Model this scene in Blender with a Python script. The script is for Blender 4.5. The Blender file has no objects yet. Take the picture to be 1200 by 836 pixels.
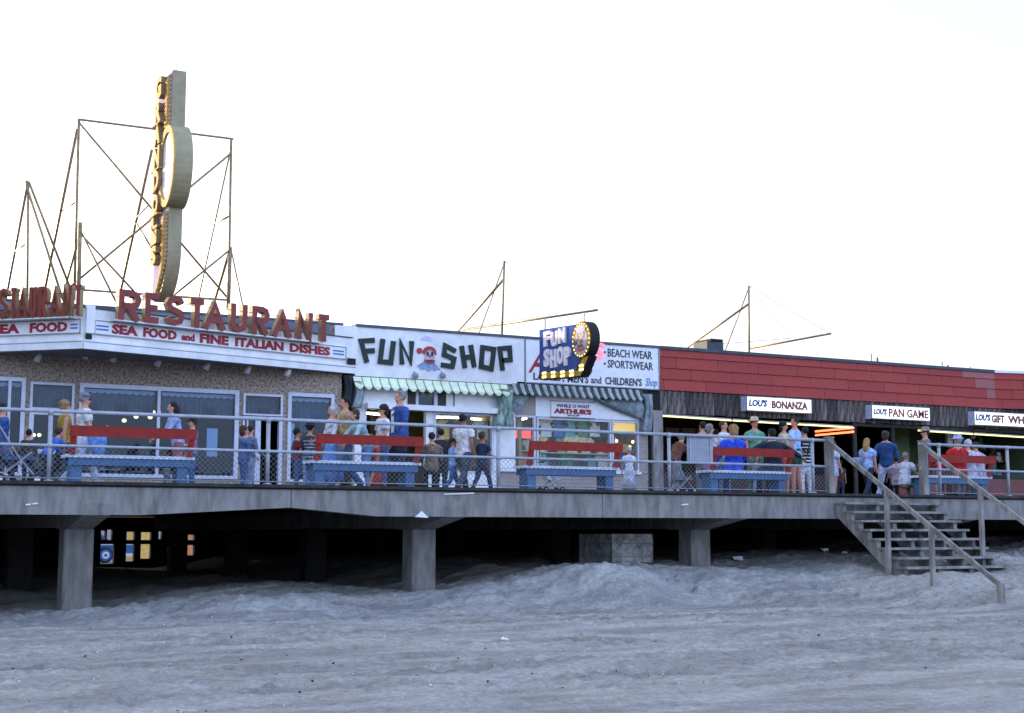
import bpy, bmesh, math, random
import numpy as np
from mathutils import Vector, Matrix, noise
random.seed(7)
R = math.radians
sc = bpy.context.scene
C = sc.collection

# ------------------------------------------------------------ camera
EYE = 1.6
YAW, PITCH, F = 27.92, 7.01, 1667.0
cd = bpy.data.cameras.new('camera'); cam = bpy.data.objects.new('camera', cd); C.objects.link(cam)
cd.sensor_width = 36; cd.lens = 36*F/1200; cd.clip_start = .1; cd.clip_end = 5000
cam.location = (0, 0, EYE); cam.rotation_euler = (R(90+PITCH), 0, R(-YAW))
sc.camera = cam

# ------------------------------------------------------------ light
SUN_EL, SUN_ROT = 8.0, -22.0
w = bpy.data.worlds.new('World'); sc.world = w; w.use_nodes = True
wn, wl = w.node_tree.nodes, w.node_tree.links
sky = wn.new('ShaderNodeTexSky'); sky.sky_type = 'NISHITA'; sky.sun_disc = False
sky.sun_elevation = R(SUN_EL); sky.sun_rotation = R(SUN_ROT)
sky.air_density = 1.0; sky.dust_density = 2.0; sky.ozone_density = 2.0
# thin bright haze over the whole sky: the clear-sky colours washed out and a pale veil added everywhere
_hs = wn.new('ShaderNodeHueSaturation'); _hs.inputs['Saturation'].default_value = .22; wl.new(sky.outputs[0], _hs.inputs['Color'])
_ad = wn.new('ShaderNodeMix'); _ad.data_type = 'RGBA'; _ad.blend_type = 'ADD'; _ad.inputs[0].default_value = 1
wl.new(_hs.outputs[0], _ad.inputs[6]); 
# the veil is whiter towards the sun and bluer away from it
_tc = wn.new('ShaderNodeTexCoord'); _dp = wn.new('ShaderNodeVectorMath'); _dp.operation = 'DOT_PRODUCT'; _dp.inputs[1].default_value = (math.sin(R(SUN_ROT)), math.cos(R(SUN_ROT)), 0)
wl.new(_tc.outputs['Generated'], _dp.inputs[0]); _mr = wn.new('ShaderNodeMapRange'); _mr.interpolation_type = 'SMOOTHSTEP'; _mr.inputs[1].default_value = -.5; _mr.inputs[2].default_value = .5
_vm = wn.new('ShaderNodeMix'); _vm.data_type = 'RGBA'; _vm.inputs[6].default_value = (1.0, 1.95, 4.3, 1); _vm.inputs[7].default_value = (.52, .49, .52, 1)
wl.new(_dp.outputs['Value'], _mr.inputs[0]); wl.new(_mr.outputs[0], _vm.inputs[0]); wl.new(_vm.outputs[2], _ad.inputs[7])
wl.new(_ad.outputs[2], wn['Background'].inputs[0]); wn['Background'].inputs[1].default_value = .15
sd = bpy.data.lights.new('sun', 'SUN'); sun = bpy.data.objects.new('sun', sd); C.objects.link(sun)
sd.energy = 2.8; sd.angle = R(.6); sd.color = (1, .76, .44)
_d = Vector((math.sin(R(SUN_ROT))*math.cos(R(SUN_EL)), math.cos(R(SUN_ROT))*math.cos(R(SUN_EL)), math.sin(R(SUN_EL))))
sun.rotation_euler = _d.to_track_quat('Z', 'Y').to_euler()
sc.view_settings.view_transform = 'Standard'; sc.view_settings.look = 'None'
sc.view_settings.exposure = 1.36; sc.view_settings.gamma = 1

# ------------------------------------------------------------ surveying: a photo pixel seen on a known plane gives a real position
_M = Matrix.Rotation(R(-YAW), 3, 'Z') @ Matrix.Rotation(R(90+PITCH), 3, 'X')
def ray(px, py): return _M @ Vector(((px-600)/F, (418-py)/F, -1))
def at(px, py, Y):
    r = ray(px, py); t = Y/r.y; return Vector((r.x*t, Y, EYE+r.z*t))
def X_at(px, Y, py=560): return at(px, py, Y).x
def Z_at(px, py, Y): return at(px, py, Y).z

class Frame:
    """upright plane: origin, direction u along it, v out of its face, z up"""
    def __init__(s, o, d):
        s.o = Vector((o[0], o[1])); s.d = Vector(d).normalized(); s.n = Vector((s.d.y, -s.d.x))
    def __call__(s, u, v, z):
        p = s.o + s.d*u + s.n*v; return (p.x, p.y, z)
    def uz(s, px, py, v=0):
        r = ray(px, py); o = s.o + s.n*v
        t = (o.x*s.n.x + o.y*s.n.y)/(r.x*s.n.x + r.y*s.n.y)
        h = Vector((r.x*t, r.y*t)) - s.o
        return h.dot(s.d), EYE + r.z*t

# ------------------------------------------------------------ materials
def srgb(h):
    v = [((h >> s) & 255)/255 for s in (16, 8, 0)]
    return [x/12.92 if x <= .04045 else ((x+.055)/1.055)**2.4 for x in v]
_mats = {}
def mat(name, col, rough=.7, metal=0, var=.15, scale=6, bump=0, bscale=60, col2=None, stretch=None, emit=0, rnd=0, spec=.5, pos=False, lo=.35, hi=.65):
    if name in _mats: return _mats[name]
    m = bpy.data.materials.new(name); m.use_nodes = True
    N, L = m.node_tree.nodes, m.node_tree.links; b = N['Principled BSDF']
    c = srgb(col) if isinstance(col, int) else list(col)
    b.inputs['Roughness'].default_value = rough; b.inputs['Metallic'].default_value = metal
    b.inputs['Specular IOR Level'].default_value = spec
    if emit:
        b.inputs['Base Color'].default_value = (*c, 1); b.inputs['Emission Color'].default_value = (*c, 1)
        b.inputs['Emission Strength'].default_value = emit; _mats[name] = m; return m
    if pos: co = N.new('ShaderNodeNewGeometry').outputs['Position']
    else: co = N.new('ShaderNodeTexCoord').outputs['Object']
    if stretch:
        mp = N.new('ShaderNodeMapping'); mp.inputs['Scale'].default_value = stretch; L.new(co, mp.inputs[0]); co = mp.outputs[0]
    nz = N.new('ShaderNodeTexNoise'); nz.inputs['Scale'].default_value = scale; nz.inputs['Detail'].default_value = 6; nz.inputs['Roughness'].default_value = .62
    L.new(co, nz.inputs['Vector'])
    rp = N.new('ShaderNodeMapRange'); rp.inputs[1].default_value = lo; rp.inputs[2].default_value = hi; L.new(nz.outputs[0], rp.inputs[0])
    c2 = (srgb(col2) if isinstance(col2, int) else list(col2)) if col2 is not None else [x*(1-var*1.6) for x in c]
    c1 = c if col2 is not None else [min(1, x*(1+var*.5)) for x in c]
    mx = N.new('ShaderNodeMix'); mx.data_type = 'RGBA'; mx.inputs[6].default_value = (*c2, 1); mx.inputs[7].default_value = (*c1, 1)
    L.new(rp.outputs[0], mx.inputs[0]); out = mx.outputs[2]
    if rnd:
        oi = N.new('ShaderNodeObjectInfo'); hs = N.new('ShaderNodeHueSaturation')
        mr = N.new('ShaderNodeMapRange'); mr.inputs[3].default_value = 1-rnd; mr.inputs[4].default_value = 1+rnd
        L.new(oi.outputs['Random'], mr.inputs[0]); L.new(mr.outputs[0], hs.inputs['Value']); L.new(out, hs.inputs['Color']); out = hs.outputs[0]
    L.new(out, b.inputs['Base Color'])
    if bump:
        n2 = N.new('ShaderNodeTexNoise'); n2.inputs['Scale'].default_value = bscale; n2.inputs['Detail'].default_value = 5; L.new(co, n2.inputs['Vector'])
        bp = N.new('ShaderNodeBump'); bp.inputs['Strength'].default_value = bump; bp.inputs['Distance'].default_value = .02
        L.new(n2.outputs[0], bp.inputs['Height']); L.new(bp.outputs[0], b.inputs['Normal'])
    _mats[name] = m; return m
def glass_mat(name, tint, fac, rough=.03):
    m = bpy.data.materials.new(name); m.use_nodes = True; N, L = m.node_tree.nodes, m.node_tree.links
    N.remove(N['Principled BSDF']); t = N.new('ShaderNodeBsdfTransparent'); g = N.new('ShaderNodeBsdfGlossy'); x = N.new('ShaderNodeMixShader')
    t.inputs[0].default_value = (*tint, 1); g.inputs['Roughness'].default_value = rough; g.inputs[0].default_value = (1, 1, 1, 1)
    x.inputs[0].default_value = fac; L.new(t.outputs[0], x.inputs[1]); L.new(g.outputs[0], x.inputs[2]); L.new(x.outputs[0], N['Material Output'].inputs[0])
    return m
WHITE = mat('white_paint', 0xEBE9E8, .6, var=.10, scale=2.5, bump=.15, bscale=30)
WHITE2 = mat('white_board', 0xECEAEA, .55, var=.06, scale=5)
GREYW = mat('grey_weathered', 0x8F8F93, .7, var=.2, scale=4)
CONC = mat('concrete', 0x908B86, .9, scale=3.2, col2=0x69655F, bump=.8, bscale=40, pos=True, stretch=(2.2, 2.2, .55), lo=.3, hi=.62)
CONC2 = mat('concrete_rough', 0xB5B1AB, .95, var=.4, scale=6, bump=1, bscale=25, pos=True)
PIPE = mat('painted_pipe', 0xA3A6AE, .5, metal=.15, var=.12, scale=8)
WIRE = mat('galvanised_wire', 0x84868A, .5, metal=.3, var=.1)
GWOOD = mat('grey_wood', 0x918B85, .85, var=.35, scale=5, bump=.4, bscale=50, stretch=(1, 1, .3), rnd=.1)
DKWOOD = mat('dark_deck_wood', 0x3A3531, .9, var=.4, scale=5, bump=.4, rnd=.15)
RED = mat('red_bench_paint', 0x9C241A, .5, var=.2, scale=9)
BLUE = mat('blue_bench_paint', 0x3A6A9A, .5, var=.2, scale=9)
SEATW = mat('pale_bench_edge', 0xE2E6F2, .5, var=.15, scale=12)
STUCCO = mat('pebble_stucco', 0xB3A18F, .95, scale=17, col2=0x73655A, bump=.8, bscale=25, lo=.40, hi=.58)
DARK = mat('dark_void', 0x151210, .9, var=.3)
ROOFG = mat('roof_grey', 0x565A66, .8, var=.2, scale=3)
GALV = mat('pipe_rust', 0xA08660, .5, metal=.1, var=.3, scale=7)
LRED = mat('letter_red', 0x84241C, .5, var=.2, scale=7)
LGOLD = mat('letter_gold', 0x9C8254, .45, metal=.1, var=.2, scale=7)
TRED = mat('sign_red', 0xA01C2A, .6, var=.1)
TBLUE = mat('sign_blue', 0x3F74B8, .6, var=.1)
TDARK = mat('sign_dark', 0x232838, .6, var=.1)
TGREEN = mat('sign_green', 0x0A281F, .6, var=.2)
SHING = mat('red_panel', 0xA6413A, .85, var=.12, scale=14, bump=.3, bscale=80, rnd=.09)
SHINGP = mat('red_panel_faded', 0xA0605C, .85, var=.12, scale=14, rnd=.05)
PLANK = mat('weathered_plank', 0x7A6C64, .9, scale=5, col2=0x17130F, bump=.5, stretch=(2, 2, .4), rnd=.5, lo=.36, hi=.66)
COPE = mat('coping_dark', 0x454B55, .7, var=.2)
ALU = mat('window_frame_white', 0xC9CAD8, .4, var=.08)
BROWN = mat('brown_interior', 0x3A1F12, .8, var=.3, scale=3)
DKBR = mat('dark_brown_interior', 0x1C110C, .85, var=.3, scale=3)
GREENI = mat('green_interior', 0x56633C, .8, var=.2, scale=3)
CREAM = mat('cream_interior', 0xC9B78A, .8, var=.2, scale=3)
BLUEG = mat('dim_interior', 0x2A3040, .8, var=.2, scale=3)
TAN = mat('tan_siding', 0xA79A92, .8, var=.12, scale=5)
OLIVE = mat('sign_olive', 0xA29470, .6, var=.12, scale=3)
GOLD = mat('sign_gold', 0xC8A468, .8, spec=.2, var=.1)
LAV = mat('sign_lavender', 0xA79CC8, .9, spec=.1, var=.1)
CURT = mat('curtain', 0x66757A, .9, var=.15, scale=8)
GLASS = glass_mat('window_glass', (.66, .76, .86), .02)
GLASS2 = glass_mat('shop_glass', (.95, .97, .97), .015)
TUBE = mat('fluorescent', (1, .95, .36), emit=.6)
TUBE2 = mat('fluorescent_white', (1, .96, .66), emit=9)
NEON = mat('neon_orange', (1, .16, .06), emit=1.6)
NEONP = mat('neon_pink', (1, .20, .26), emit=.40)
BULB = mat('bulb_warm', (1, .72, .34), emit=1.6)
BULBY = mat('bulb_yellow', (1, .78, .26), emit=.9)
LIT = mat('lit_sign_face', (1, .98, .86), emit=.30)
SKIN = mat('skin', 0xB98268, .6, var=.08)
BLACK = mat('black', 0x141416, .8, var=.1)

# ------------------------------------------------------------ mesh builder
class MB:
    def __init__(s, xf=None): s.v = []; s.f = []; s.xf = xf
    def add(s, vs, fs):
        b = len(s.v); s.v += [s.xf(*p) if s.xf else tuple(p) for p in vs]; s.f += [tuple(i+b for i in f) for f in fs]; return s
    def box(s, x0, x1, y0, y1, z0, z1):
        return s.add([(x0,y0,z0),(x1,y0,z0),(x1,y1,z0),(x0,y1,z0),(x0,y0,z1),(x1,y0,z1),(x1,y1,z1),(x0,y1,z1)],
                     [(0,3,2,1),(4,5,6,7),(0,1,5,4),(1,2,6,5),(2,3,7,6),(3,0,4,7)])
    def tube(s, pts, rad, n=8, cap=True, fl=1.0):
        pts = [Vector(p) for p in pts]; rad = rad if isinstance(rad, (list, tuple)) else [rad]*len(pts)
        vs, fs = [], []; up = None
        for i, p in enumerate(pts):
            d = (pts[min(i+1, len(pts)-1)] - pts[max(i-1, 0)]).normalized()
            if up is None:
                up = Vector((0, 0, 1)) if abs(d.z) < .9 else Vector((1, 0, 0))
            a = d.cross(up).normalized(); b = a.cross(d).normalized(); up = b
            for k in range(n):
                t = 2*math.pi*k/n; vs.append(p + a*math.cos(t)*rad[i] + b*math.sin(t)*rad[i]*fl)
        for i in range(len(pts)-1):
            for k in range(n):
                fs.append((i*n+k, i*n+(k+1) % n, (i+1)*n+(k+1) % n, (i+1)*n+k))
        if cap: fs += [tuple(range(n))[::-1], tuple(range((len(pts)-1)*n, len(pts)*n))]
        return s.add(vs, fs)
    def bar(s, p, q, wd, ht):   # square section between two points
        p, q = Vector(p), Vector(q); d = (q-p).normalized(); up = Vector((0, 0, 1)) if abs(d.z) < .95 else Vector((0, 1, 0))
        a = d.cross(up).normalized()*wd/2; b = a.cross(d).normalized()*ht/2
        vs = [e + x*a + y*b for e in (p, q) for x, y in ((-1,-1),(1,-1),(1,1),(-1,1))]
        return s.add(vs, [(0,3,2,1),(4,5,6,7),(0,1,5,4),(1,2,6,5),(2,3,7,6),(3,0,4,7)])
    def ell(s, c, r, n=14, m=9, rz=0):
        vs, fs = [], []; cr, sr = math.cos(rz), math.sin(rz)
        for i in range(1, m):
            ph = math.pi*i/m
            for k in range(n):
                t = 2*math.pi*k/n; x, y, z = r[0]*math.sin(ph)*math.cos(t), r[1]*math.sin(ph)*math.sin(t), r[2]*math.cos(ph)
                vs.append((c[0]+x*cr-y*sr, c[1]+x*sr+y*cr, c[2]+z))
        vs += [(c[0], c[1], c[2]+r[2]), (c[0], c[1], c[2]-r[2])]; T, B = len(vs)-2, len(vs)-1
        for i in range(m-2):
            for k in range(n): fs.append((i*n+k, (i+1)*n+k, (i+1)*n+(k+1) % n, i*n+(k+1) % n))
        for k in range(n): fs += [(T, k, (k+1) % n), (B, (m-2)*n+(k+1) % n, (m-2)*n+k)]
        return s.add(vs, fs)
    def rings(s, rs, n=16, cap=True):   # rs: (cx,cy,cz, rx, ry, yaw-less) horizontal-ish ellipses
        vs, fs = [], []
        for (cx, cy, cz, rx, ry) in rs:
            for k in range(n): t = 2*math.pi*k/n; vs.append((cx+rx*math.cos(t), cy+ry*math.sin(t), cz))
        for i in range(len(rs)-1):
            for k in range(n): fs.append((i*n+k, i*n+(k+1) % n, (i+1)*n+(k+1) % n, (i+1)*n+k))
        if cap: fs += [tuple(range(n))[::-1], tuple(range((len(rs)-1)*n, len(rs)*n))]
        return s.add(vs, fs)
    def prism(s, poly, a, b, f):    # polygon (p,q) swept from a to b; f(p,q,t)->3-D
        n = len(poly)
        return s.add([f(p, q, a) for p, q in poly] + [f(p, q, b) for p, q in poly],
                     [tuple(range(n))[::-1], tuple(range(n, 2*n))] + [(i, (i+1) % n, n+(i+1) % n, n+i) for i in range(n)])
    def stroke(s, pts, wd, a, b, f, closed=False):   # mitred flat stroke, one prism per segment joined
        P = [Vector(p) for p in pts]; n = len(P); L_, R_ = [], []
        for i in range(n):
            if closed: d0, d1 = (P[i]-P[i-1]).normalized(), (P[(i+1) % n]-P[i]).normalized()
            else:
                d1 = (P[min(i+1, n-1)]-P[i]) if i < n-1 else (P[i]-P[i-1]); d0 = (P[i]-P[i-1]) if i else d1
                d0, d1 = d0.normalized(), d1.normalized()
            m_ = (d0+d1).normalized(); nn = Vector((-m_.y, m_.x)); k = wd/2/max(.72, m_.dot(d1))
            L_.append(P[i]+nn*k); R_.append(P[i]-nn*k)
        for i in range(n if closed else n-1):
            j = (i+1) % n
            s.prism([L_[i], L_[j], R_[j], R_[i]], a, b, lambda p, q, t: f(p, q, t))
        return s
    def build(s, name, material, parent=None, smooth=False, fix=True, raw=False):
        me = bpy.data.meshes.new(name)
        vs = s.v
        if parent is not None and not raw:
            o = root_loc(parent); vs = [(v[0]-o[0], v[1]-o[1], v[2]-o[2]) for v in vs]
        me.from_pydata([tuple(v) for v in vs], [], s.f)
        if fix and len(s.f) < 30000:
            bm = bmesh.new(); bm.from_mesh(me); bmesh.ops.recalc_face_normals(bm, faces=bm.faces); bm.to_mesh(me); bm.free()
        if material is not None: me.materials.append(material)
        if smooth: me.polygons.foreach_set('use_smooth', [True]*len(me.polygons))
        me.update()
        return link(name, me, parent)
def root_loc(p):
    while p.parent: p = p.parent
    return p.location
def link(name, data, parent=None):
    o = bpy.data.objects.new(name, data); C.objects.link(o)
    if parent: o.parent = parent
    return o
def tag(o, label, cat, group=None, kind=None):
    o['label'] = label; o['category'] = cat
    if group: o['group'] = group
    if kind: o['kind'] = kind
    return o
def thing(name, label, cat, loc, rz=0, group=None):
    o = bpy.data.objects.new(name, None); C.objects.link(o); o.location = loc; o.rotation_euler = (0, 0, rz); o.empty_display_size = .2
    return tag(o, label, cat, group)
def struct(o): o['kind'] = 'structure'; return o
def kids(o): return [c for c in C.objects if c.parent == o]
def copy_tree(o, parent=None):
    ch = kids(o); c = o.copy(); C.objects.link(c); c.parent = parent
    for k in ch: copy_tree(k, c)
    return c

_tx = {}
def glyphs(body, bold=0.0, space=1.0):
    key = (body, bold, space)
    if key not in _tx:
        t = bpy.data.curves.new('lettering', 'FONT'); t.body = body; t.offset = bold; t.space_character = space; t.resolution_u = 2
        o = bpy.data.objects.new('lettering', t); m = bpy.data.meshes.new_from_object(o)
        V = [tuple(v.co) for v in m.vertices]; Fc = [tuple(p.vertices) for p in m.polygons]
        ed = {}
        for f in Fc:
            for i in range(len(f)):
                a, b = f[i], f[(i+1) % len(f)]
                ed[(a, b)] = 1
        border = [(a, b) for (a, b) in ed if (b, a) not in ed]
        _tx[key] = (V, Fc, border); bpy.data.objects.remove(o); bpy.data.curves.remove(t)
    return _tx[key]
def lettering(mb, fr, body, u0, u1, z0, z1, v0, v1, bold=.02, shear=0, space=1.0):
    V, Fc, border = glyphs(body, bold, space)
    xs = [v[0] for v in V]; ys = [v[1] for v in V]; ax, bx, ay, by = min(xs), max(xs), min(ys), max(ys)
    def f(x, y, v):
        z = z0 + (y-ay)/(by-ay)*(z1-z0); u = u0 + (x-ax)/(bx-ax)*(u1-u0) + shear*(z-z0); return fr(u, v, z)
    n = len(V)
    vs = [f(x, y, v1) for x, y, _ in V] + [f(x, y, v0) for x, y, _ in V]
    fs = list(Fc) + [tuple(i+n for i in q[::-1]) for q in Fc] + [(b, a, a+n, b+n) for a, b in border]
    return mb.add(vs, fs)
def text(fr, body, pl, pr, v, m, parent, bold=.02, shear=0, depth=.012, name='lettering', space=1.0):
    """pl=(px, ytop, ybottom) at the left end, pr = px of right end, on plane v"""
    u0, z1 = fr.uz(pl[0], pl[1], v); _, z0 = fr.uz(pl[0], pl[2], v); u1, _ = fr.uz(pr, pl[1], v)
    mb = MB(); lettering(mb, fr, body, u0, u1, z0, z1, v-.004, v+depth, bold, shear, space)
    return mb.build(name, m, parent)

# ------------------------------------------------------------ key dimensions
Y0, YW = 22.4, 33.6
ZD = EYE + .76
WF = Frame((0, YW), (1, 0))
XL, XR = -14.0, 75.0
def U(px, py=500, v=0): return WF.uz(px, py, v)[0]
def Z(px, py, v=0): return WF.uz(px, py, v)[1]

# ------------------------------------------------------------ sand
rng = np.random.default_rng(3)
def vnoise(x, y, seed):
    r = np.random.default_rng(seed).random((256, 256)); xi = np.floor(x).astype(int); yi = np.floor(y).astype(int)
    fx, fy = x-xi, y-yi; fx = fx*fx*(3-2*fx); fy = fy*fy*(3-2*fy); g = lambda a, b: r[a & 255, b & 255]
    return (g(xi, yi)*(1-fx)+g(xi+1, yi)*fx)*(1-fy)+(g(xi, yi+1)*(1-fx)+g(xi+1, yi+1)*fx)*fy - .5
def sm(a, b, x): t = np.clip((x-a)/(b-a), 0, 1); return t*t*(3-2*t)
_cr = [(-200, .32), (88, .34), (160, .40), (250, .54), (330, .60), (400, .54), (470, .50), (493, .50), (560, .66), (620, .90), (680, .93), (750, .95), (830, .97), (900, 1.02), (1000, 1.08), (1080, 1.12), (1160, 1.25), (1260, 1.40), (1600, 1.4)]
_cx = [X_at(p, 24) for p, _ in _cr]; _cz = [z for _, z in _cr]
def Hs(x, y, detail=True):
    base = .27*sm(0, 20, y); crest = np.interp(x, _cx, _cz)
    toe = 21.0 + .35*np.sin(x*.8) + .25*np.sin(x*2.1+1) - 5.0*sm(14.5, 20, x); w_ = 1.8 + 5.6*sm(14, 20, x)
    t = sm(toe, toe+w_, y); h = base + (crest-base)*t
    back = np.where(x < 9, .5, crest); h = h + (np.maximum(back, .5)-crest)*sm(25, 34, y)*sm(4, 9, x+3)
    h = h + (.3-h)*sm(46, 54, y)
    if detail:
        near = 1-sm(30, 45, np.abs(y)); A = near*(.46+1.2*t)
        h = h + A*(.10*vnoise(x*.35, y*.6, 1) + .060*vnoise(x*.9, y*1.7, 2) + .030*vnoise(x*2.3+9, y*3.0, 3) + .026*vnoise(x*4.6, y*5.2, 4) + .026*vnoise(x*8, y*8.5, 5) + .022*vnoise(x*15, y*15, 8))
        h = h + A*.05*(np.abs(vnoise(x*1.6+40, y*2.8, 6))*-1+.12)
    return h
def geo(a, b, s0, k):
    out = []; x = a; s_ = s0
    while abs(x-a) < abs(b-a): s_ *= k; x += s_ if b > a else -s_; out.append(x)
    return out
xs = np.array(sorted(geo(0, -1200, .08, 1.18)) + list(np.arange(0, 30, .05)) + geo(30, 1400, .08, 1.15))
ys = np.array(sorted(geo(10, -900, .1, 1.2)) + list(np.arange(10, 26, .046)) + geo(26, 2500, .08, 1.08))
GX, GY = np.meshgrid(xs, ys); GZ = Hs(GX, GY)
# footprints: small dimples with a pushed-up rim
for _ in range(5200):
    cx, cy = rng.uniform(1, 29), rng.uniform(11, 24); r_ = rng.uniform(.07, .17); d_ = rng.uniform(.015, .055); an = rng.uniform(0, 3.14)
    if math.sin(cx*.7+cy*1.3)+math.sin(cy*2.1) + rng.uniform(-1, 1) < -.2: continue
    i0, i1 = np.searchsorted(xs, (cx-.4, cx+.4)); j0, j1 = np.searchsorted(ys, (cy-.4, cy+.4))
    dx, dy = GX[j0:j1, i0:i1]-cx, GY[j0:j1, i0:i1]-cy; a_, b_ = dx*math.cos(an)+dy*math.sin(an), -dx*math.sin(an)+dy*math.cos(an)
    q = (a_/1.5)**2+b_**2; GZ[j0:j1, i0:i1] += -d_*np.exp(-q/(r_*r_)*1.6) + .35*d_*np.exp(-((np.sqrt(q)-r_*1.25)/(r_*.35))**2)
# trails of footprints wandering across the beach
for k in range(26):
    cx, cy, an = rng.uniform(1, 27), rng.uniform(11.5, 20.5), rng.choice([0, math.pi]) + rng.uniform(-.35, .35)
    for q in range(34):
        an += rng.uniform(-.06, .06); cx += .36*math.cos(an); cy += .36*math.sin(an); sd_ = .09*(1 if q % 2 else -1)
        fx, fy = cx - sd_*math.sin(an), cy + sd_*math.cos(an)
        if not (.5 < fx < 29 and 10.6 < fy < 21.5): continue
        i0, i1 = np.searchsorted(xs, (fx-.35, fx+.35)); j0, j1 = np.searchsorted(ys, (fy-.35, fy+.35)); dx, dy = GX[j0:j1, i0:i1]-fx, GY[j0:j1, i0:i1]-fy
        a_, b_ = dx*math.cos(an)+dy*math.sin(an), -dx*math.sin(an)+dy*math.cos(an); q2 = (a_/.15)**2+(b_/.075)**2
        GZ[j0:j1, i0:i1] += -.045*np.exp(-q2*1.3) + .018*np.exp(-((np.sqrt(q2)-1.5)/.4)**2)
# a long shallow tyre rut in the foreground
for (x0, yy0, x1, yy1) in ((3.0, 14.3, 14, 15.2), (4.5, 17.3, 24, 18.2)):
    L_ = yy0 + (GX-x0)*(yy1-yy0)/(x1-x0) + .12*np.sin(GX*.9); on = (GX > x0) & (GX < x1)
    GZ += on*(-.03*np.exp(-((GY-L_)/.09)**2) + .015*np.exp(-((GY-L_-.2)/.08)**2))
nx, ny = len(xs), len(ys)
me = bpy.data.meshes.new('sand_beach')
V = np.stack([GX, GY, GZ], -1).reshape(-1, 3)
I = np.arange(nx*ny).reshape(ny, nx); Q = np.stack([I[:-1, :-1], I[:-1, 1:], I[1:, 1:], I[1:, :-1]], -1).reshape(-1, 4)
me.vertices.add(len(V)); me.vertices.foreach_set('co', V.ravel())
me.loops.add(Q.size); me.loops.foreach_set('vertex_index', Q.ravel()); me.polygons.add(len(Q)); me.polygons.foreach_set('loop_start', np.arange(0, Q.size, 4)); me.polygons.foreach_set('use_smooth', np.ones(len(Q), bool))
me.update(); me.validate()
SAND = mat('sand', 0xA8A39B, .95, scale=.9, col2=0x837F79, bump=1.0, bscale=38, pos=True, stretch=(.5, 1.8, 1), lo=.38, hi=.62)
def _sand_extra():
    N, L = SAND.node_tree.nodes, SAND.node_tree.links; b = N['Principled BSDF']; src = b.inputs['Base Color'].links[0].from_socket
    g = N.new('ShaderNodeNewGeometry'); n3 = N.new('ShaderNodeTexNoise'); n3.inputs['Scale'].default_value = 12; n3.inputs['Detail'].default_value = 12; n3.inputs['Roughness'].default_value = .88
    L.new(g.outputs['Position'], n3.inputs['Vector']); mr = N.new('ShaderNodeMapRange'); mr.inputs[1].default_value = .41; mr.inputs[2].default_value = .59; mr.inputs[3].default_value = .68; mr.inputs[4].default_value = 1.22
    L.new(n3.outputs[0], mr.inputs[0]); hs = N.new('ShaderNodeHueSaturation'); L.new(src, hs.inputs['Color']); L.new(mr.outputs[0], hs.inputs['Value']); L.new(hs.outputs[0], b.inputs['Base Color'])
_sand_extra()
me.materials.append(SAND); sand = link('sand', me); struct(sand)
def sandz(x, y):
    i = min(nx-1, int(np.searchsorted(xs, x))); j = min(ny-1, int(np.searchsorted(ys, y))); return float(GZ[j, i])

# specks: shells, weed and scraps nobody could count
def scatter(name, label, cat, n, m, size, flat=.4, seed=1):
    r = random.Random(seed); mb = MB()
    for _ in range(n):
        y = 11.5 + 12*r.random()**1.2; x = X_at(r.uniform(-20, 1220), y); s_ = size*r.uniform(.5, 1.6)*(.6+y/30)
        z = sandz(x, y); a = r.uniform(0, 3)
        mb.add([(x+s_*math.cos(a+k*1.57)*r.uniform(.5, 1), y+s_*math.sin(a+k*1.57)*r.uniform(.5, 1), z+.004+r.uniform(0, .3)*s_) for k in range(4)] + [(x, y, z+s_*flat), (x, y, z-.02)],
               [(0,1,4),(1,2,4),(2,3,4),(3,0,4),(1,0,5),(2,1,5),(3,2,5),(0,3,5)])
    return tag(mb.build(name, m), label, cat, kind='stuff')
scatter('shell_fragments', 'pale shell fragments and paper specks strewn over the sand', 'shells', 200, WHITE, .010, seed=4)
scatter('seaweed_bits', 'dark bits of seaweed and driftwood strewn over the sand', 'seaweed', 110, DARK, .015, .3, seed=5)
for i, (px, py, s_, lb) in enumerate(((866, 659, .16, 'white crumpled paper at the dark edge of the sand bank left of the stairs'), (966, 652, .13, 'white torn paper scrap on the bank crest just left of the stair foot'), (590, 769, .07, 'white paper cup lid lying alone in the middle foreground sand'), (988, 655, .12, 'pale paper scrap nearest the stair stringer on the bank crest'))):
    y = 24.2 if py < 700 else 16.0
    x = X_at(px, y, py); mb = MB(); r = random.Random(i)
    for k in range(4):
        a = r.uniform(0, 6); mb.add([(x+r.uniform(-s_, s_), y+r.uniform(-s_, s_)*.6, sandz(x, y)+r.uniform(.0, s_*.7)+.01) for _ in range(4)], [(0,1,2),(0,2,3),(1,2,3),(0,1,3)])
    tag(mb.build('paper_scrap', WHITE2), lb, 'litter', 'scraps of paper on the sand')

# ------------------------------------------------------------ boardwalk structure
bwk = bpy.data.objects.new('boardwalk', None); C.objects.link(bwk); bwk.location = (10, Y0, ZD); struct(bwk)
mb = MB()
for k in range(int((YW-Y0)/.15)):
    y = Y0 - .06 + k*.15; mb.box(XL-16, XR, y, y+.142, ZD-.05+random.uniform(-.002, .002), ZD)
o = mb.build('deck_planks', DKWOOD, bwk); o['kind'] = 'stuff'
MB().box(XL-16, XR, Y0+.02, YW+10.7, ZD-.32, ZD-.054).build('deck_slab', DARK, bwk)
MB().box(XL-16, XR, Y0-.03, Y0+.0, ZD-.075, ZD-.052).build('nosing_strip', DARK, bwk)
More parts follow.
